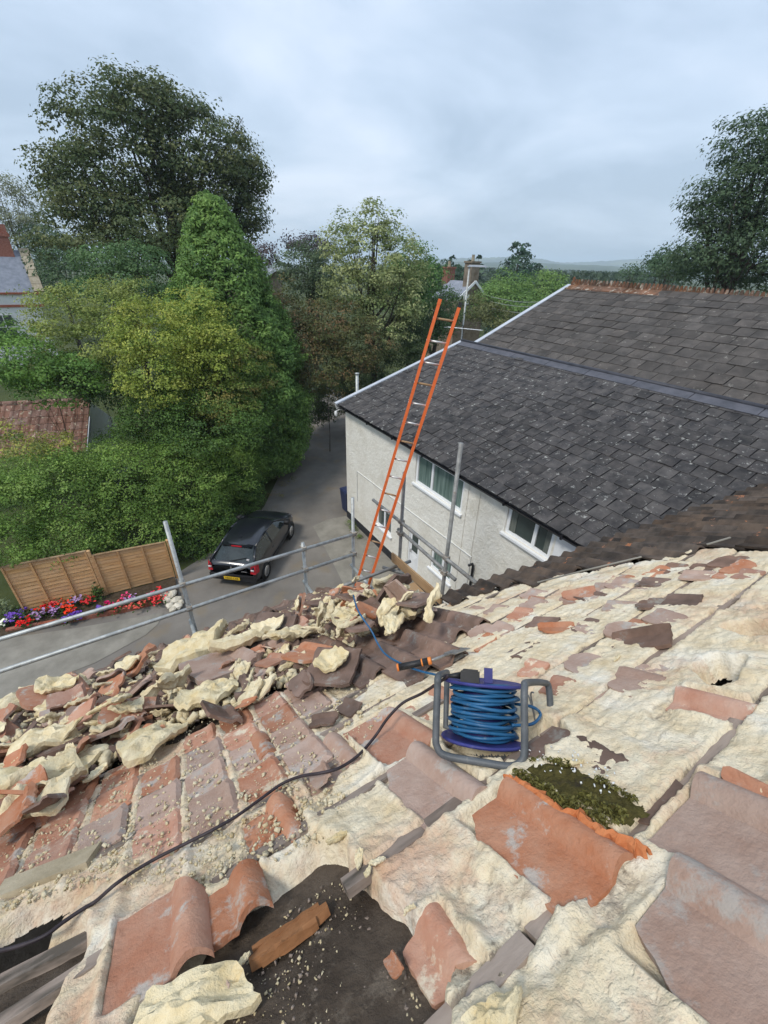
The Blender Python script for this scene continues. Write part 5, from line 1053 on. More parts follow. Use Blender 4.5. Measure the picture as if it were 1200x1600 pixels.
while n < 235 and tries < 6000:
    tries += 1; px, py = rng.uniform(-20, 690), rng.uniform(910, 1285)
    if sdpoly(np.array(px), np.array(py), BAND) < 4: continue
    if sdpoly(np.array(px), np.array(py), [(215, 1065), (330, 1040), (420, 1060), (330, 1120), (240, 1150)]) > 0 and rng.random() < .6: continue   # the dark gap
    core = 1 if px > 430 else 0
    w = rng.uniform(.03, .12) + (.12 * rng.random() if core and py < 985 else 0) + (.06 * rng.random() if px < 200 else 0)
    a, d = spot(px, py, w); dist = math.hypot(a, d); q = rng.random()
    s = rng.choice((.10, .14, .18, .24, .30)) * (1.0 if dist < 4 else 1.25) * rng.uniform(.85, 1.15)
    kind = 'foam' if q < (.46 if core else .5) else (rng.choice(('terracotta', 'terracotta', 'terracotta_grey', 'brown_tile', 'tile_pink')), rng.choice((0, 0, 1, -1)))
    where = 'in the centre heap' if core else ('in the left heap' if px < 200 else 'along the broken eaves band')
    nb = min(SHORT, key=lambda q_: (q_[0] - px) ** 2 + (q_[1] - py) ** 2); dx, dy = px - nb[0], py - nb[1]
    rel = ('right of', 'lower right of', 'below', 'lower left of', 'left of', 'upper left of', 'above', 'upper right of')[int((math.atan2(dy, dx) % (2 * math.pi)) / (math.pi / 4) + .5) % 8]; far_ = 'close ' if math.hypot(dx, dy) < 18 else ''
    lab = SZ(s) + (' cream foam lump ' if kind == 'foam' else ' ' + TL[kind[0]] + ' tile fragment ' + ('with foam ' if kind[1] else '')) + far_ + rel + ' the ' + nb[2]; lab = ' '.join(lab.split()[:16])
    debris(a, d, w, s, kind, rng.gauss(.35, .6), rng.gauss(0, .35), rng.gauss(0, .35), lab, group='roof rubble', asp=rng.uniform(.45, .9) if kind == 'foam' else rng.uniform(.7, 1)); n += 1
PEAK = [(478, 935), (560, 902), (640, 900), (688, 938), (640, 975), (520, 985)]; n = 0
while n < 46:
    px, py = rng.uniform(478, 690), rng.uniform(900, 985)
    if sdpoly(np.array(px), np.array(py), PEAK) < 0: continue
    w = rng.uniform(.12, .30); a, d = spot(px, py, w); s = rng.choice((.14, .18, .22, .28)) * rng.uniform(.9, 1.2)
    kind = 'foam' if rng.random() < .55 else (rng.choice(('terracotta', 'terracotta_grey', 'brown_tile')), rng.choice((0, 1, -1)))
    nb = min(SHORT, key=lambda q_: (q_[0] - px) ** 2 + (q_[1] - py) ** 2); dx, dy = px - nb[0], py - nb[1]
    rel = ('right of', 'lower right of', 'below', 'lower left of', 'left of', 'upper left of', 'above', 'upper right of')[int((math.atan2(dy, dx) % (2 * math.pi)) / (math.pi / 4) + .5) % 8]
    lab = SZ(s) + (' tilted cream foam chunk ' if kind == 'foam' else ' tilted ' + TL[kind[0]] + ' tile shard ') + rel + ' the ' + nb[2]
    debris(a, d, w, s, kind, rng.gauss(.4, .8), rng.gauss(0, .6), rng.gauss(0, .6), ' '.join(lab.split()[:16]), group='roof rubble', asp=rng.uniform(.5, .9) if kind == 'foam' else rng.uniform(.6, 1)); n += 1
# loose bits on the bared roof
LOOSE = [(965, 1028, .10, 'foam', 'stick of white foam lying above the battens at right'), (1015, 945, .20, ('brown_tile', 0), 'dark tile shard lying on foam near the covered wing'), (905, 930, .22, ('terracotta', 0), 'orange tile shard on foam left of the covered wing'),
         (870, 982, .20, ('terracotta', 0), 'bright orange shard among the pale foam in mid roof'), (1000, 1000, .26, ('brown_tile', 0), 'dark mossy shard on pale foam right of mid roof'), (505, 1125, .16, ('brown_tile', 0), 'upper of two brown roll stumps by the mossy patch'), (545, 1105, .16, ('brown_tile', 0), 'right of two brown roll stumps by the mossy patch'),
         (775, 1590, .15, 'foam', 'pale smooth foam lump at the bottom edge right of the felt'), (290, 1580, .34, 'foam', 'big white foam lump at the bottom edge left of the felt'), (525, 1310, .07, 'foam', 'small pale foam sliver beside the felt corner'), (590, 1345, .05, 'foam', 'tiny pale foam chip on the felt corner'), (1175, 1240, .14, ('terracotta', 0), 'terracotta corner at the right edge by the batten'),
         (345, 1540, .05, ('terracotta_grey', 0), 'grey flake on the felt edge near the big white lump'), (615, 1508, .05, ('terracotta', 0), 'small orange splinter lying on the dark felt'), (500, 1210, .14, ('terracotta_grey', 0), 'grey tile chip beside the black lead'), (575, 1362, .045, 'foam', 'pale chip at the inner corner of the bared felt'), (560, 1340, .06, 'foam', 'crusty foam knob at the top corner of the bared felt'), (640, 1420, .035, 'foam', 'tiny chip beside the long crack in the felt'), (380, 1500, .045, 'foam', 'pale chip at the lower end of the rotten batten'), (900, 1190, .08, 'foam', 'crumbly foam knob on the lower batten right of the reel')]
for px, py, s, kind, lab in LOOSE:
    w = .0 if py > 1480 and px < 700 else .035; a, d = RPx(px, py, w); debris(a, d, w, s, kind, rng.uniform(-.5, 1), rng.gauss(0, .15), rng.gauss(0, .15), lab, group='loose bits on the bared roof', asp=.6)
# crumbs everywhere: too many to count
V, F, k0 = [], [], 0
def crumbs(n, name, mat, sampler, smin, smax, wfn):
    V = np.empty((n, 8, 3)); base = np.array([(x, y, z) for z in (-1, 1) for y in (-1, 1) for x in (-1, 1)], float)
    for k in range(n):
        a, d = sampler()
        while d > EAVE_D - .06 or a > VERGE_A - .04: a, d = sampler()
        s = smin + (smax - smin) * rng.random() ** 2.5; q = nrg.normal(size=(3, 3)); q, _ = np.linalg.qr(q)
        b = base * np.array([s, s * rng.uniform(.4, .9), s * rng.uniform(.3, .7)]) * nrg.uniform(.65, 1.2, (8, 3)); V[k] = RW(a, d, wfn(a, d) + s * .4) + b @ q
    Fq = np.array([(0, 2, 3, 1), (4, 5, 7, 6), (0, 1, 5, 4), (2, 6, 7, 3), (0, 4, 6, 2), (1, 3, 7, 5)]); F = (np.arange(n)[:, None, None] * 8 + Fq).reshape(-1, 4)
    o = obj(name, mesh(name, V.reshape(-1, 3), F, MAT[mat])); return o
def samp_px(poly):
    xs = [p[0] for p in poly]; ys = [p[1] for p in poly]
    while True:
        x, y = rng.uniform(min(xs), max(xs)), rng.uniform(min(ys), max(ys))
        if sdpoly(np.array(x), np.array(y), poly) > 0: return RPx(x, y)
LEFT = [(0, 1230), (200, 1170), (430, 1085), (560, 1060), (620, 1080), (560, 1200), (520, 1320), (330, 1400), (150, 1390), (0, 1440)]
o = crumbs(2600, 'foam_crumbs', 'foam_lump', lambda: samp_px(LEFT), .002, .0095, lambda a, d: .022); tag(o, 'pale foam crumbs strewn over the left side of the bared roof', 'crumbs', kind='stuff')
o = crumbs(2600, 'heap_crumbs', 'foam_lump', lambda: samp_px(BAND), .008, .04, lambda a, d: .04); tag(o, 'foam crumbs filling the gaps between the rubble pieces', 'crumbs', kind='stuff')
o = crumbs(1500, 'tile_crumbs', 'brown_tile', lambda: samp_px(BAND), .008, .04, lambda a, d: .04); tag(o, 'crushed brown tile grit among the rubble pieces', 'crumbs', kind='stuff')
FPXP = [(250, 1600), (345, 1520), (430, 1410), (520, 1345), (575, 1400), (640, 1500), (690, 1590)]
o = crumbs(420, 'felt_crumbs', 'foam_lump', lambda: samp_px(FPXP), .0010, .0042, lambda a, d: -.045); tag(o, 'tiny pale crumbs speckled over the bared dark felt', 'crumbs', kind='stuff')

o = crumbs(420, 'felt_grit', 'batten', lambda: samp_px(FPXP), .001, .005, lambda a, d: -.046); tag(o, 'brown grit and wood splinters on the bared dark felt', 'crumbs', kind='stuff')
MV = [(815, 1195), (870, 1190), (930, 1212), (1000, 1258), (985, 1282), (930, 1275), (880, 1252), (830, 1225)]
o = crumbs(46, 'white_flecks', 'white_paint', lambda: samp_px(MV), .002, .0045, lambda a, d: .062); tag(o, 'tiny white flecks scattered on the mossy tile', 'crumbs', kind='stuff')
# ================================================================ scaffold round the eaves
def coupler(m, p, axis='x'):
    p = np.array(p, float); m.box(p[0] - .045, p[0] + .045, p[1] - .05, p[1] + .05, p[2] - .035, p[2] + .035)
    m.tube([p + [-.03, -.07, .0], p + [-.03, .09, .0]], .009, 6); m.tube([p + [.03, -.05, .045], p + [.03, -.05, -.06]], .009, 6)
    m.box(p[0] - .045, p[0] - .015, p[1] + .075, p[1] + .095, p[2] - .015, p[2] + .015)
SB = 6.15; RT = .032
front = thing('scaffold_guard_rail', 'grey scaffold tubes with two long guard rails along the eaves', 'scaffold', (0, SB, 0))
def zz(px, py): return float(PY(px, py, SB)[2])
zu0, zu1, zl0, zl1 = zz(0, 995), zz(550, 833), zz(0, 1045), zz(550, 864)
def xx(px, py): return float(PY(px, py, SB)[0])
xe = xx(552, 833) + .03
rails = []
for z0, z1, px, pya, pyb in ((zu0, zu1, 0, 995, 833), (zl0, zl1, 0, 1045, 864)):
    xa = xx(px, pya); sl_ = (z1 - z0) / (xx(550, pyb) - xa); x_a = -5.2
    MB().tube([(x_a, SB - .055, z0 + (x_a - xa) * sl_), (xe - .02, SB - .055, z0 + (xe - .02 - xa) * sl_)], RT, 14).build('guard_rail', MAT['galvanised'], front, True)
    rails.append((xa, z0, sl_))
for px, ptop in ((286, (258, 815)), (474, (474, 848)), (552, (551, 778))):
    x_ = xx(px, 915 if px < 400 else 860); zt = float(PY(*ptop, SB)[2])
    MB().tube([(x_, SB, 0), (x_, SB, zt)], RT, 12).build('upright', MAT['galvanised'], front, True)
    for xa, z0, sl_ in rails:
        m = MB(); coupler(m, (x_, SB - .028, z0 + (x_ - xa) * sl_)); m.build('coupler', MAT['coupler'], front)
# platform boards under the rubble and toe board
for k, (y0, y1) in enumerate(((5.32, 5.53), (5.54, 5.75))):
    MB().box(-5, 2.4, y0, y1, 3.62, 3.658).build('board', MAT['wood_board'], front)
for x_ in (.05, 2.15, 3.2): MB().tube([(x_, 5.1, 3.59), (x_, SB + .1, 3.59)], RT, 8).build('transom', MAT['galvanised'], front, True)
AX = 3.8
end = thing('end_scaffold', 'scaffold bay with rails and brown toe board beside the cream house', 'scaffold', (AX, 4.6, 0))
pU0, pU1, pL0, pL1 = PX(583, 781, AX), PX(744, 911, AX), PX(618, 828, AX), PX(707, 908, AX)
MB().tube([pU0, pU1], RT, 12).build('guard_rail', MAT['weathered_tube'], end, True)
MB().tube([pL0 + [.06, 0, 0], pL1 + [.06, 0, 0]], RT, 12).build('guard_rail', MAT['weathered_tube'], end, True)
for top, bot in (((632, 740), (620, 880)), ((716, 692), (690, 930))):
    t_ = PX(*top, AX); b_ = PX(*bot, AX); y_ = (t_[1] + b_[1]) / 2
    MB().tube([(AX + .03, y_, 0), (AX + .03, y_, t_[2])], RT, 12).build('upright', MAT['weathered_tube'], end, True)
    for q0, q1 in ((pU0, pU1), (pL0, pL1)):
        t = (y_ - q0[1]) / (q1[1] - q0[1]); m = MB(); coupler(m, (AX + .02, y_, q0[2] + (q1[2] - q0[2]) * t)); m.build('coupler', MAT['coupler'], end)
b0, b1 = PX(613, 866, AX - .1), PX(690, 933, AX - .1)
MB().beam(b0 - [0, 0, .06], b1 - [0, 0, .06], .034, .2).build('toe_board', MAT['wood_board'], end)
MB().box(2.5, AX - .15, b1[1] - .2, b1[1] + .7, b1[2] - .2, b1[2] - .165).build('board', MAT['wood_board'], end)
for y_ in (b0[1] - .2, b1[1] + .3): MB().tube([(2.0, y_, b1[2] - .235), (AX + .2, y_, b1[2] - .235)], RT, 8).build('transom', MAT['weathered_tube'], end, True)
q = PX(598, 886, AX - .3); MB().tube([q, q + [.25, -.35, -.02]], RT, 10).build('tube_end', MAT['weathered_tube'], end, True)

# ================================================================ orange ladder
t0, rr_ = 6.15, 1.30
TL_, TR_ = C0 + ray(687, 470) * t0, C0 + ray(719, 475) * t0
BL_, BR_ = C0 + ray(558, 908) * t0 * rr_, C0 + ray(576, 914) * t0 * rr_
lad = thing('ladder', 'bright orange fibreglass ladder leaning on the end scaffold', 'ladder', tuple((BL_ + BR_) / 2))
nl = np.cross(TR_ - TL_, BL_ - TL_); nl /= np.linalg.norm(nl)
for a, b in ((TL_, BL_), (TR_, BR_)):
    dv_ = (b - a) / np.linalg.norm(b - a); b2 = b + dv_ * .35
    MB().beam(a, b2, .046, .088, tuple(nl)).build('stile', MAT['orange_fibreglass'], lad)
    sd_ = np.cross(dv_, nl)
    MB().beam(a - dv_ * .02, a + dv_ * .05, .052, .095, tuple(nl)).build('stile_cap', MAT['black_plastic'] if a is TR_ else MAT['orange_fibreglass'], lad)
    m = MB()
    for k in range(15):
        t = (k + .75) / 15.6; c = a + (b - a) * t; o_ = -sd_ if a is TL_ else sd_
        m.tube([c - sd_ * .027, c + sd_ * .027], .015, 8)
    m.build('rung_ends', MAT['aluminium'], lad)
for k in range(17):
    t = (k + .75) / 15.6; MB().tube([TL_ + (BL_ - TL_) * t, TR_ + (BR_ - TR_) * t], .016, 8).build('rung', MAT['aluminium'] if k % 3 else MAT['wood_board'], lad, True)

# ================================================================ car
hx = np.array([.64, .77]); hx /= np.linalg.norm(hx); rear = (G(325, 915)[:2] + G(409, 926)[:2]) / 2; cc = rear + hx * 1.93
MC = Matrix(((hx[0], -hx[1], 0, cc[0]), (hx[1], hx[0], 0, cc[1]), (0, 0, 1, .012), (0, 0, 0, 1)))
car = thing('parked_car', 'black hatchback parked against the ivy bank, seen from behind', 'car', M=MC)
def cpart(mb, name, mat, par=car, smooth=True):
    o = mb.build(name, MAT[mat], par, smooth, MC); return o
HWID = .82
st = [(-1.885, .70, .36, .86, .50), (-1.86, .755, .30, .93, .56), (-1.70, .80, .24, .965, .62), (-1.3, .82, .19, .965, .70), (-.6, .82, .18, .95, .72), (.3, .82, .18, .935, .72), (.85, .815, .18, .925, .70), (1.15, .80, .19, .90, .64), (1.5, .775, .20, .83, .60), (1.75, .72, .23, .72, .54), (1.86, .62, .30, .60, .42), (1.885, .50, .36, .52, .30)]
rows = []
for x, hw, zb, zt, ht in st:
    pts = [(0, zb), (hw * .80, zb), (hw * .95, zb + .05), (hw, zb + .18), (hw * 1.0, (zb + zt) / 2), (hw * .985, zt - .14), (hw * .95, zt - .05), (ht * 1.08, zt), (ht * .6, zt + .018), (0, zt + .025)]
    rows.append([(x, y, z) for y, z in pts] + [(x, -y, z) for y, z in reversed(pts[1:-1])])
m = MB(); n = len(rows[0])
for r_ in rows: m.v += r_
for i in range(len(rows) - 1):
    for j in range(n): m.f.append((i * n + j, i * n + (j + 1) % n, (i + 1) * n + (j + 1) % n, (i + 1) * n + j))
m.f.append(tuple(range(n))); m.f.append(tuple(reversed(range((len(rows) - 1) * n, len(rows) * n))))
body = cpart(m, 'body', 'car_paint')
# cabin
cab = [(-1.74, .68, .95, .66), (-1.24, .555, 1.285, .57), (-1.02, .58, 1.345, .57), (-.45, .59, 1.385, .58), (.05, .58, 1.36, .56), (.28, .565, 1.31, .55), (1.02, .70, .925, .66)]
sec = lambda x, hw, z: [(x, y * hw, z - .05 * (y * y) - (.035 if abs(y) == 1 else 0)) for y in (-1, -.85, -.5, 0, .5, .85, 1)]
m = MB(); rws = [sec(x, hw, z) for x, hw, z, _ in cab[1:6]]
for r_ in rws: m.v += r_
for i in range(4):
    for j in range(6): m.f.append((i * 7 + j, (i + 1) * 7 + j, (i + 1) * 7 + j + 1, i * 7 + j + 1))
roof_c = cpart(m, 'roof_panel', 'car_paint')
def patch(r0, r1, name, mat, par=car, k=1.0, off=(0, 0, 0)):
    m = MB(); a, b = r0, r1; m.v += [tuple(np.array(p) + off) for p in a] + [tuple(np.array(p) + off) for p in b]; n = len(a)
    for j in range(n - 1): m.f.append((j, j + 1, n + j + 1, n + j))
    return cpart(m, name, mat, par)
patch(sec(-1.76, .69, .985), sec(-1.25, .555, 1.292), 'rear_window', 'car_glass'); patch(sec(.29, .565, 1.312), sec(1.02, .70, .95), 'windscreen', 'car_glass')
for s in (-1, 1):
    belt = [(-1.72, s * .735, .93), (-1.2, s * .775, .945), (-.45, s * .785, .94), (.35, s * .78, .93), (1.0, s * .74, .915)]
    top = [(-1.25, s * .56, 1.225), (-1.02, s * .585, 1.275), (-.45, s * .595, 1.31), (.05, s * .585, 1.285), (.30, s * .57, 1.24)]
    patch(belt, top, 'side_window', 'car_glass')
    for (p, q, w) in (((-1.76, s * .71, .94), (-1.25, s * .56, 1.235), .065), ((1.02, s * .735, .925), (.28, s * .575, 1.255), .045), ((-1.25, s * .562, 1.235), (-.45, s * .60, 1.32), .04), ((-.45, s * .60, 1.32), (.29, s * .575, 1.255), .04), ((-.50, s * .795, .93), (-.45, s * .60, 1.30), .035)):
        cpart(MB().tube([p, q], w * .7, 6), 'pillar', 'car_paint', roof_c)
    cpart(MB().box(.62, .80, s * .80 if s > 0 else -.98, .98 if s > 0 else s * .80, .93, 1.06), 'mirror', 'car_trim')
    cpart(MB().box(-.55, -.38, s * .815 - .012, s * .815 + .012, .74, .775), 'door_handle', 'car_paint')
    cpart(MB().box(-1.2, 1.05, s * .822 - .012, s * .822 + .012, .42, .48), 'side_moulding', 'car_trim')
    for wx in (-1.22, 1.20):
        w = cpart(MB().tube([(wx, s * .64, .29), (wx, s * .83, .29)], .29, 22), 'wheel', 'tyre')
        cpart(MB().lathe([(0, .0), (.17, .01), (.19, .0), (.195, -.02)], 18, Matrix.Translation((wx, s * .835, .29)) @ Matrix.Rotation(-s * math.pi / 2, 4, 'X')), 'hub_cap', 'chrome', w)
        cpart(MB().tube([(wx, s * .78, .31), (wx, s * .826, .31)], .345, 22), 'wheel_arch', 'car_trim')
    # tail lights: tall red lens with clear middle
    tl = cpart(MB().add([(-1.885, s * .60, .66), (-1.87, s * .76, .64), (-1.70, s * .822, .66), (-1.68, s * .80, .95), (-1.80, s * .75, .97), (-1.87, s * .63, .93)], [(0, 1, 4, 5), (1, 2, 3, 4)]), 'tail_light', 'red_lens', smooth=False)
    for v in tl.data.vertices: v.co.x -= .022; v.co.y += s * .012
    cpart(MB().box(-1.913, -1.895, s * .64 if s > 0 else -.74, .74 if s > 0 else -.64, .76, .82), 'reversing_lens', 'clear_lens', tl)
    cpart(MB().add([(1.80, s * .46, .60), (1.70, s * .70, .60), (1.50, s * .755, .68), (1.58, s * .62, .78), (1.76, s * .46, .70)], [(0, 1, 2, 3, 4)]), 'headlight', 'clear_lens', smooth=False).data.transform(Matrix.Translation((.03, s * .02, .02)))
cpart(MB().box(-1.93, -1.84, -.74, .74, .34, .56).box(-1.955, -1.90, -.66, .66, .52, .57), 'bumper', 'car_trim', smooth=False)
cpart(MB().box(-1.36, -1.22, -.50, .50, 1.245, 1.272), 'spoiler', 'car_paint', smooth=False)
cpart(MB().box(-1.375, -1.345, -.17, .17, 1.243, 1.273), 'brake_light', 'red_lens', smooth=False)
cpart(MB().tube([(-1.80, .05, 1.0), (-1.72, -.18, 1.03), (-1.64, -.42, 1.05)], .012, 6), 'rear_wiper', 'car_trim')
cpart(MB().add([(-1.897, 0, .88), (-1.897, .035, .82), (-1.897, 0, .76), (-1.897, -.035, .82), (-1.915, 0, .855), (-1.915, .018, .82), (-1.915, 0, .785), (-1.915, -.018, .82)], [(0, 1, 5, 4), (1, 2, 6, 5), (2, 3, 7, 6), (3, 0, 4, 7), (4, 5, 6, 7)]), 'badge', 'chrome', smooth=False)
cpart(MB().box(-1.905, -1.893, -.50, -.32, .70, .72), 'name_badge', 'chrome', smooth=False)
pl = cpart(MB().box(-1.962, -1.956, -.26, .26, .40, .51), 'number_plate', 'plate_yellow', smooth=False)
for v in pl.data.vertices: v.co.x -= .004
tm = text_mesh('plate_lettering', 'HK02 LXE', .10, MAT['black_plastic']); obj('plate_lettering', tm, pl, MC @ Matrix.Translation((-1.972, 0, .455)) @ Matrix(((0, 0, -1, 0), (-1, 0, 0, 0), (0, 1, 0, 0), (0, 0, 0, 1))))
cpart(MB().box(-1.70, -1.66, -.52, -.44, .99, 1.03), 'sticker', 'clear_lens', car, False)
cpart(MB().box(1.78, 1.90, -.30, .30, .34, .46), 'grille', 'car_trim', smooth=False)
cpart(MB().tube([(-.95, 0, 1.35), (-1.02, 0, 1.43)], .01, 5), 'roof_aerial', 'car_trim', roof_c)

# ================================================================ fence
rng = random.Random(5)
fa, fb_, fc = G(46, 957), G(143, 940), G(272, 905)
fa2 = np.array([-3.93, 12.95, 0]); fm = np.array([-1.98, 12.72, 0]); fe = np.array([0.02, 12.58, 0])
def panel(p0, p1, z0, h0, h1, label):
    t = thing('fence', label, 'fence', tuple(p0), 'fence panels by the flower bed'); d = (p1 - p0); L = np.linalg.norm(d[:2]); d = d / L; nrm = np.array([d[1], -d[0], 0]); nrm = nrm if nrm[1] < 0 else -nrm
    n = 13
    for k in range(n):
        f0, f1 = k / n, (k + 1.12) / n; z = lambda f, s: z0 + f * (h0 + (h1 - h0) * s); m = MB(); NN = 8; V = []
        for i in range(NN + 1):
            s = i / NN; q = p0 + d * L * s; wv = rng.uniform(-.008, .008)
            lo, hi = z(f0, s) + wv, z(min(f1, 1.0), s); V += [q + nrm * .030 + [0, 0, lo], q + nrm * .012 + [0, 0, hi], q + nrm * .004 + [0, 0, hi], q + nrm * .020 + [0, 0, lo]]
        F = [(4 * i + j, 4 * i + (j + 1) % 4, 4 * i + 4 + (j + 1) % 4, 4 * i + 4 + j) for i in range(NN) for j in range(4)]
        m.add(V, F).build('slat', MAT['fence_wood'], t)
    for s in (.012, .33, .66, .988):
        q = p0 + d * L * s; h = h0 + (h1 - h0) * s; MB().beam(q + nrm * .045 + [0, 0, z0], q + nrm * .045 + [0, 0, z0 + h], .045, .03, tuple(nrm)).build('upright_batten', MAT['fence_wood'], t)
    MB().beam(p0 + nrm * .02 + [0, 0, z0 + h0 + .015], p1 + nrm * .02 + [0, 0, z0 + h1 + .015], .07, .025).build('capping_rail', MAT['wood_board'], t)
panel(fa2, fm, .10, 1.62, 1.62, 'left larch lap fence panel with wavy wide slats')
panel(fm + np.array([.09, -.02, 0]), fe, .10, 1.44, 1.34, 'right larch lap fence panel beside the white stones')
for p, h, lb in ((fm + np.array([.045, -.02, 0]), 1.72, 'brown fence post between the two lap panels'), (fe + np.array([.06, -.01, 0]), 1.50, 'brown fence post at the lane end of the fence')):
    tag(MB().box(p[0] - .04, p[0] + .04, p[1] - .04, p[1] + .04, 0, h).add([(p[0] - .045, p[1] - .045, h), (p[0] + .045, p[1] - .045, h), (p[0] + .045, p[1] + .045, h), (p[0] - .045, p[1] + .045, h), (p[0], p[1], h + .04)], [(0, 1, 4), (1, 2, 4), (2, 3, 4), (3, 0, 4)]).build('fence_post', MAT['fence_wood']), lb, 'fence post', 'fence posts')
# ================================================================ flower bed
bed = [(-6, 12.5), (-3.9, 12.86), (-1.95, 12.62), (.0, 12.5), (-.05, 11.55), (-2.0, 11.80), (-3.9, 12.05), (-6, 12.2)]
V = [(x, y, .10) for x, y in bed]; sb_ = mesh('flower_bed', V, [tuple(range(8))], MAT['soil']); o = obj('flower_bed', sb_); o['kind'] = 'structure'
if sb_.polygons[0].normal.z < 0: sb_.flip_normals()
edg = [np.array(p) for p in (G(20, 988), G(130, 968), G(200, 955), G(262, 938))]
k_ = 0; ebm = MB().box(-.05, .05, -.105, .105, -.02, .13).mesh('edging_brick', MAT['brick'])
edging = thing('brick_edging', 'low row of red brown bricks edging the flower bed', 'edging', (edg[0][0], edg[0][1], 0))
path = smooth_path([e_[:2] for e_ in edg], 14)
for i in range(len(path) - 1):
    p, q = path[i], path[i + 1]; d = q - p; obj('brick', ebm, edging, Matrix.Translation((p[0], p[1], .02 + rng.uniform(-.01, .01))) @ Matrix.Rotation(math.atan2(d[1], d[0]) + math.pi / 2 + rng.uniform(-.06, .06), 4, 'Z'))
nrg = np.random.default_rng(9)
def flower(px, py, col, lab, sz=.22, n=34):
    p = G(px, py, .12); t = thing('bedding_plant', lab, 'flower', (p[0], p[1], .1), 'bedding flowers along the fence')
    q = np.array([p[0], p[1], .20]) + nrg.normal(size=(60, 3)) * [sz * .5, sz * .5, .06]; q[:, 2] = np.clip(q[:, 2], .11, .5)
    obj('leaves', leaf_mesh('leaves', q, nrg.normal(size=(60, 3)) * .5 + [0, 0, 1], nrg.uniform(.05, .10, 60), np.array([.05, .10, .02]) * nrg.uniform(.6, 1.5, (60, 1)), nrg, .7), t)
    m = MB()
    for k in range(n):
        c = np.array([p[0], p[1], .27]) + nrg.normal(size=3) * [sz * .48, sz * .48, .045]; s = nrg.uniform(.028, .048); a0 = nrg.uniform(0, 6); ti = nrg.normal(size=2) * .4
        ring = []
        for j in range(10):
            r_ = s if j % 2 == 0 else s * .72; a = a0 + j * math.pi / 5; ring.append((c[0] + r_ * math.cos(a), c[1] + r_ * math.sin(a), c[2] + ti[0] * r_ * math.cos(a) + ti[1] * r_ * math.sin(a) + .008))
        m.add(ring + [tuple(c - [0, 0, .008])], [(j, (j + 1) % 10, 10) for j in range(10)])
    m.build('blossoms', MAT[col], t)
FL = [(10, 978, 'petal_white', 'white flowered clump at the left end of the bed', .16), (22, 970, 'petal_purple', 'leftmost deep purple petunia clump', .24), (36, 962, 'petal_purple', 'second deep purple petunia clump from the left', .22), (44, 976, 'petal_red', 'leftmost scarlet geranium beside the purple clumps', .2), (62, 965, 'petal_lilac', 'lilac clump behind the leftmost scarlet geranium', .18), (72, 955, 'petal_red', 'scarlet geranium left of the mixed lilac clumps', .22),
      (86, 960, 'petal_lilac', 'lilac petunia in the middle of the left panel bed', .2), (88, 948, 'petal_red', 'scarlet geranium close under the left fence panel', .18), (102, 952, 'petal_orange', 'orange red geranium under the left fence panel', .22), (112, 960, 'petal_orange', 'orange red geranium near the brick edging', .18), (120, 944, 'petal_lilac', 'lilac clump below the middle fence post', .2), (138, 944, 'petal_red', 'scarlet clump below the middle fence post', .2),
      (106, 972, 'petal_purple', 'violet tuft spilling over the brick edging', .12), (122, 966, 'petal_purple', 'second violet tuft spilling over the edging', .12), (160, 958, 'petal_purple', 'small violet tuft beside the leafy weed', .1), (172, 950, 'petal_pink', 'small pink tuft left of the round scarlet geranium', .1), (186, 952, 'petal_red', 'round scarlet geranium left of the bare gap', .2), (198, 940, 'petal_pink', 'deep pink clump between two round geraniums', .16), (208, 942, 'petal_lilac', 'lilac tuft right of the deep pink clump', .14), (219, 948, 'petal_orange', 'large orange red geranium before the pink ball', .24),
      (236, 938, 'petal_pink', 'bright pink flower ball beside the white stones', .2), (247, 942, 'petal_red', 'tall scarlet geranium nearest the white stones', .24), (250, 932, 'petal_red', 'scarlet geranium behind the one nearest the stones', .18)]
for px, py, c, lab, sz in FL: flower(px, py, c, lab, sz)
for px, py, sz, lab in ((155, 935, .2, 'leafy green weed under the middle fence post'), (5, 955, .25, 'pale variegated hosta at the left picture edge')):
    p = G(px, py, .12); pale = px < 50; t = thing('leafy_plant', lab, 'plant', (p[0], p[1], .1)); n = 120
    q = np.array([p[0], p[1], .35 if not pale else .25]) + nrg.normal(size=(n, 3)) * [sz * .4, sz * .4, .14]; q[:, 2] = np.clip(q[:, 2], .11, .9)
    obj('leaves', leaf_mesh('leaves', q, nrg.normal(size=(n, 3)) * .6 + [0, 0, .8], nrg.uniform(.07, .14, n), (np.array([.30, .36, .20]) if pale else np.array([.07, .14, .03])) * nrg.uniform(.6, 1.4, (n, 1)), nrg, .5), t)
    MB().tube([(p[0], p[1], .1), (p[0] + .02, p[1], .5)], .01, 5).build('stem', MAT['bark'], t)
stl = ['topmost left', 'topmost right', 'middle left', 'middle right', 'lower left', 'lower right', 'lowest front', 'small right']
for k, (px, py, s) in enumerate(((258, 929, .17), (270, 928, .16), (262, 938, .16), (275, 939, .17), (266, 947, .15), (277, 948, .15), (271, 953, .12), (283, 942, .1))):
    p = G(px, py, .14 if k < 2 else .1); bm = bmesh.new(); bmesh.ops.create_icosphere(bm, subdivisions=2, radius=1)
    for v in bm.verts:
        f = 1 + .28 * (float(vn(np.array(v.co.x * 1.6 + k * 5), np.array(v.co.y * 1.6 + v.co.z * 2), k)) - .5) * 2; v.co = Vector((v.co.x * s * f, v.co.y * s * .8 * f, v.co.z * s * .62 * f))
    me = bpy.data.meshes.new('stone'); bm.to_mesh(me); bm.free(); me.materials.append(MAT['white_stone'])
    tag(obj('stone', me, None, Matrix.Translation((p[0], p[1], p[2] + .02)) @ Matrix.Rotation(k * 1.1, 4, 'Z')), stl[k] + ' pale stone in the pile at the end of the flower bed', 'stone', 'pale stones by the fence end')

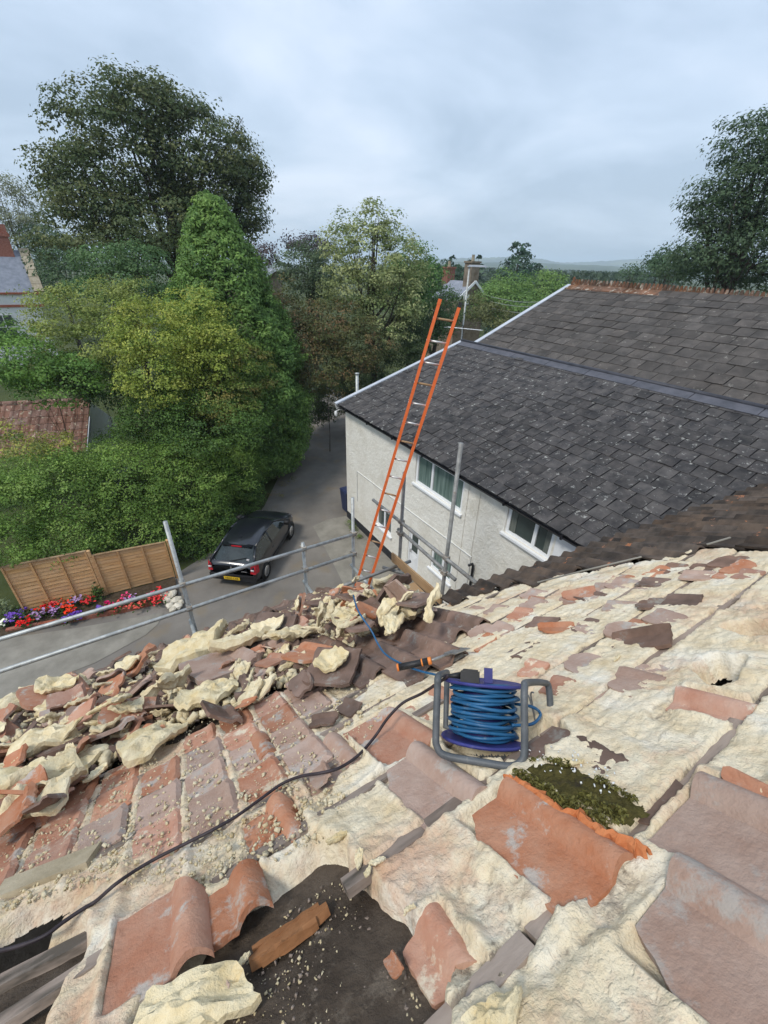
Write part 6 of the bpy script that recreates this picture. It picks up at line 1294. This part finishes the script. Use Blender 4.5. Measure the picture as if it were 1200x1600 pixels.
# ================================================================ cable reel
bc = C0 + ray(752, 1186) * 1.37                                  # where the front tube touches the tiles
vr = ray(770, 1130); vr = vr / np.linalg.norm(vr)
ez0 = _up - vr * (vr @ _up); ez0 /= np.linalg.norm(ez0); ez = ez0 * math.cos(R(9)) - vr * math.sin(R(9))   # the reel leans downhill into the torn gap
ex = np.cross(vr, ez); ex /= np.linalg.norm(ex); ey = np.cross(ez, ex)     # ey points away from the camera
if ey @ vr < 0: ey = -ey; 
MR = Matrix(((ex[0], ey[0], ez[0], bc[0]), (ex[1], ey[1], ez[1], bc[1]), (ex[2], ey[2], ez[2], bc[2]), (0, 0, 0, 1)))
if MR.to_3x3().determinant() < 0: MR = MR @ Matrix.Scale(-1, 4, (1, 0, 0))
reel = thing('cable_reel', 'blue extension cable reel in a grey tube frame on the bared roof', 'cable reel', M=MR)
def rp(mb, name, mat, par=reel, smooth=True): return mb.build(name, MAT[mat], par, smooth, MR)
ycen = .155
fr_ = smooth_path([(-.148, .30, .235), (-.150, .10, .24), (-.150, .0, .235), (-.150, -.005, .20), (-.150, -.005, .06), (-.145, -.005, .02), (-.115, -.005, -.004), (.0, -.005, -.008), (.09, -.005, -.008), (.125, -.005, .012), (.135, -.005, .05), (.137, -.005, .19), (.140, .01, .232), (.150, .06, .242), (.225, .24, .235), (.247, .275, .21), (.25, .28, .06)], 5)
rp(MB().tube(fr_, .0122, 12), 'frame', 'grey_frame')
rp(MB().tube([(-.148, .30, .235), (-.148, .30, .03), (.0, .30, .0), (.19, .29, .0), (.25, .28, .06)], .0122, 10), 'rear_frame', 'grey_frame')
for z in (.030, .222):
    rp(MB().lathe([(.0, z - .003), (.135, z - .003), (.146, z - .006), (.149, z), (.146, z + .005), (.135, z + .003), (0, z + .003)], 40, Matrix.Translation((0.0, ycen, 0))), 'flange', 'blue_plastic')
rp(MB().lathe([(.07, .03), (.07, .22)], 24, Matrix.Translation((0, ycen, 0))), 'drum', 'blue_plastic')
rg_ = random.Random(2); P = []
for k in range(19):
    z = .040 + .0093 * k
    for j in range(24):
        t = 2 * math.pi * j / 24; rr = .110 + .007 * math.sin(t * 1 + k * 1.9) + .005 * math.sin(3 * t + k) + .006 * ((k * 7) % 3 - 1); P.append((rr * math.cos(t), ycen + rr * math.sin(t), z + .0093 * j / 24 + .0045 * math.sin(t * 2 + k * 2.3) + .003 * math.sin(t + k * 5)))
rp(MB().tube(P, .0062, 7), 'wound_cable', 'blue_cable')
rp(MB().tube(smooth_path([(.09, ycen + .07, .15), (.17, .17, .155), (.205, .19, .13), (.17, .12, .105), (.10, ycen - .08, .10)], 6), .0055, 7), 'loose_loop', 'blue_cable')
rp(MB().tube(smooth_path([(.185, .20, .20), (.175, .21, .19), (.19, .22, .10), (.20, .23, .03)], 5), .003, 6).tube(smooth_path([(.165, .19, .19), (.18, .20, .14), (.195, .22, .06)], 5), .003, 6), 'hook', 'steel')
sock = rp(MB().box(.005, .036, ycen - .05, ycen - .01, .226, .275), 'socket_flap', 'blue_plastic', reel, False)
plug = rp(MB().box(-.075, -.01, ycen - .12, ycen - .06, .226, .262).box(-.068, -.016, ycen - .115, ycen - .065, .262, .268), 'plug', 'black_plastic', reel, False)
rp(MB().tube([(-.075, ycen - .09, .245), (-.095, ycen - .095, .243), (-.12, ycen - .10, .240)], [.013, .010, .006], 10), 'strain_relief', 'black_plastic', plug)
pw = np.array(MR @ Vector((-.118, ycen - .10, .240)))
# black lead
pth = [(660, 1083), (630, 1098), (606, 1122), (585, 1152), (560, 1180), (530, 1200), (500, 1208), (470, 1213), (440, 1225), (405, 1250), (370, 1275), (330, 1298), (290, 1318), (250, 1338), (215, 1358), (180, 1382), (150, 1408), (130, 1420), (100, 1440), (70, 1462), (30, 1478), (-10, 1487), (-60, 1494)]
pts = [pw]
for k, p in enumerate(pth):
    w = .052 + .012 * math.sin(k * 1.3); w = w + (.12 * (1 - k / 3) if k < 3 else 0); w = w if k < 16 else .03
    a, d = RPx(*p, w); pts.append(RW(a, d, w))
tag(MB().tube(smooth_path(pts, 6), .0058, 8).build('power_lead', MAT['black_cable'], None, True), 'thin black lead snaking from the reel down to the left edge', 'cable')
# blue lead running from reel up to the rubble
pts = []
for k, (p, w) in enumerate((((722, 1062), .20), ((690, 1056), .12), ((655, 1048), .10), ((625, 1036), .11), ((602, 1022), .12), ((590, 1005), .16), ((580, 985), .24), ((560, 955), .36), ((552, 930), .42))):
    a, d = RPx(*p, w); pts.append(RW(a, d, w))
tag(MB().tube(smooth_path(pts, 6), .0058, 7).build('blue_lead', MAT['blue_cable'], None, True), 'blue lead running from the reel under the tool towards the heap', 'cable')
# hand tool with black and orange grip
(a0, d0), (a1, d1), (a2, d2) = RPx(622, 1043, .13), RPx(674, 1032, .12), RPx(706, 1020, .09); T0, T1, T2 = RW(a0, d0, .13), RW(a1, d1, .12), RW(a2, d2, .09)
tool = thing('hand_tool', 'slim steel scraping tool with black and orange grip on the brown tiles', 'tool', tuple(T1))
MB().tube([T0, T0 + (T1 - T0) * .5, T0 + (T1 - T0) * .9], [.019, .017, .019], 10).build('grip', MAT['black_plastic'], tool, True)
MB().tube([T0 + (T1 - T0) * .9, T1], .020, 10).tube([T0 + (T1 - T0) * .70, T0 + (T1 - T0) * .74], .0198, 10).tube([T0 - (T1 - T0) * .03, T0 + (T1 - T0) * .03], .0196, 10).build('grip_band', MAT['orange_plastic'], tool, True)
MB().tube([T1, T2], .008, 8).build('shaft', MAT['steel'], tool, True)
dt = (T2 - T1) / np.linalg.norm(T2 - T1); MB().beam(T2 - dt * .02, T2 + dt * .11, .085, .006, tuple(RN)).build('blade', MAT['steel'], tool)
# ================================================================ haze
hm = bpy.data.materials.new('haze'); hm.use_nodes = True; t_ = hm.node_tree; t_.nodes.clear(); o_ = t_.nodes.new('ShaderNodeOutputMaterial'); pv = t_.nodes.new('ShaderNodeVolumePrincipled')
pv.inputs['Color'].default_value = (.76, .88, 1.0, 1); pv.inputs['Density'].default_value = 0.00042; pv.inputs['Anisotropy'].default_value = 0.0
t_.links.new(pv.outputs[0], o_.inputs['Volume'])
hz_ = MB().box(-4700, 4700, -4700, 4700, -1, 140).build('haze', hm); tag(hz_, 'thin pale blue haze over the far hills', 'haze', kind='stuff')
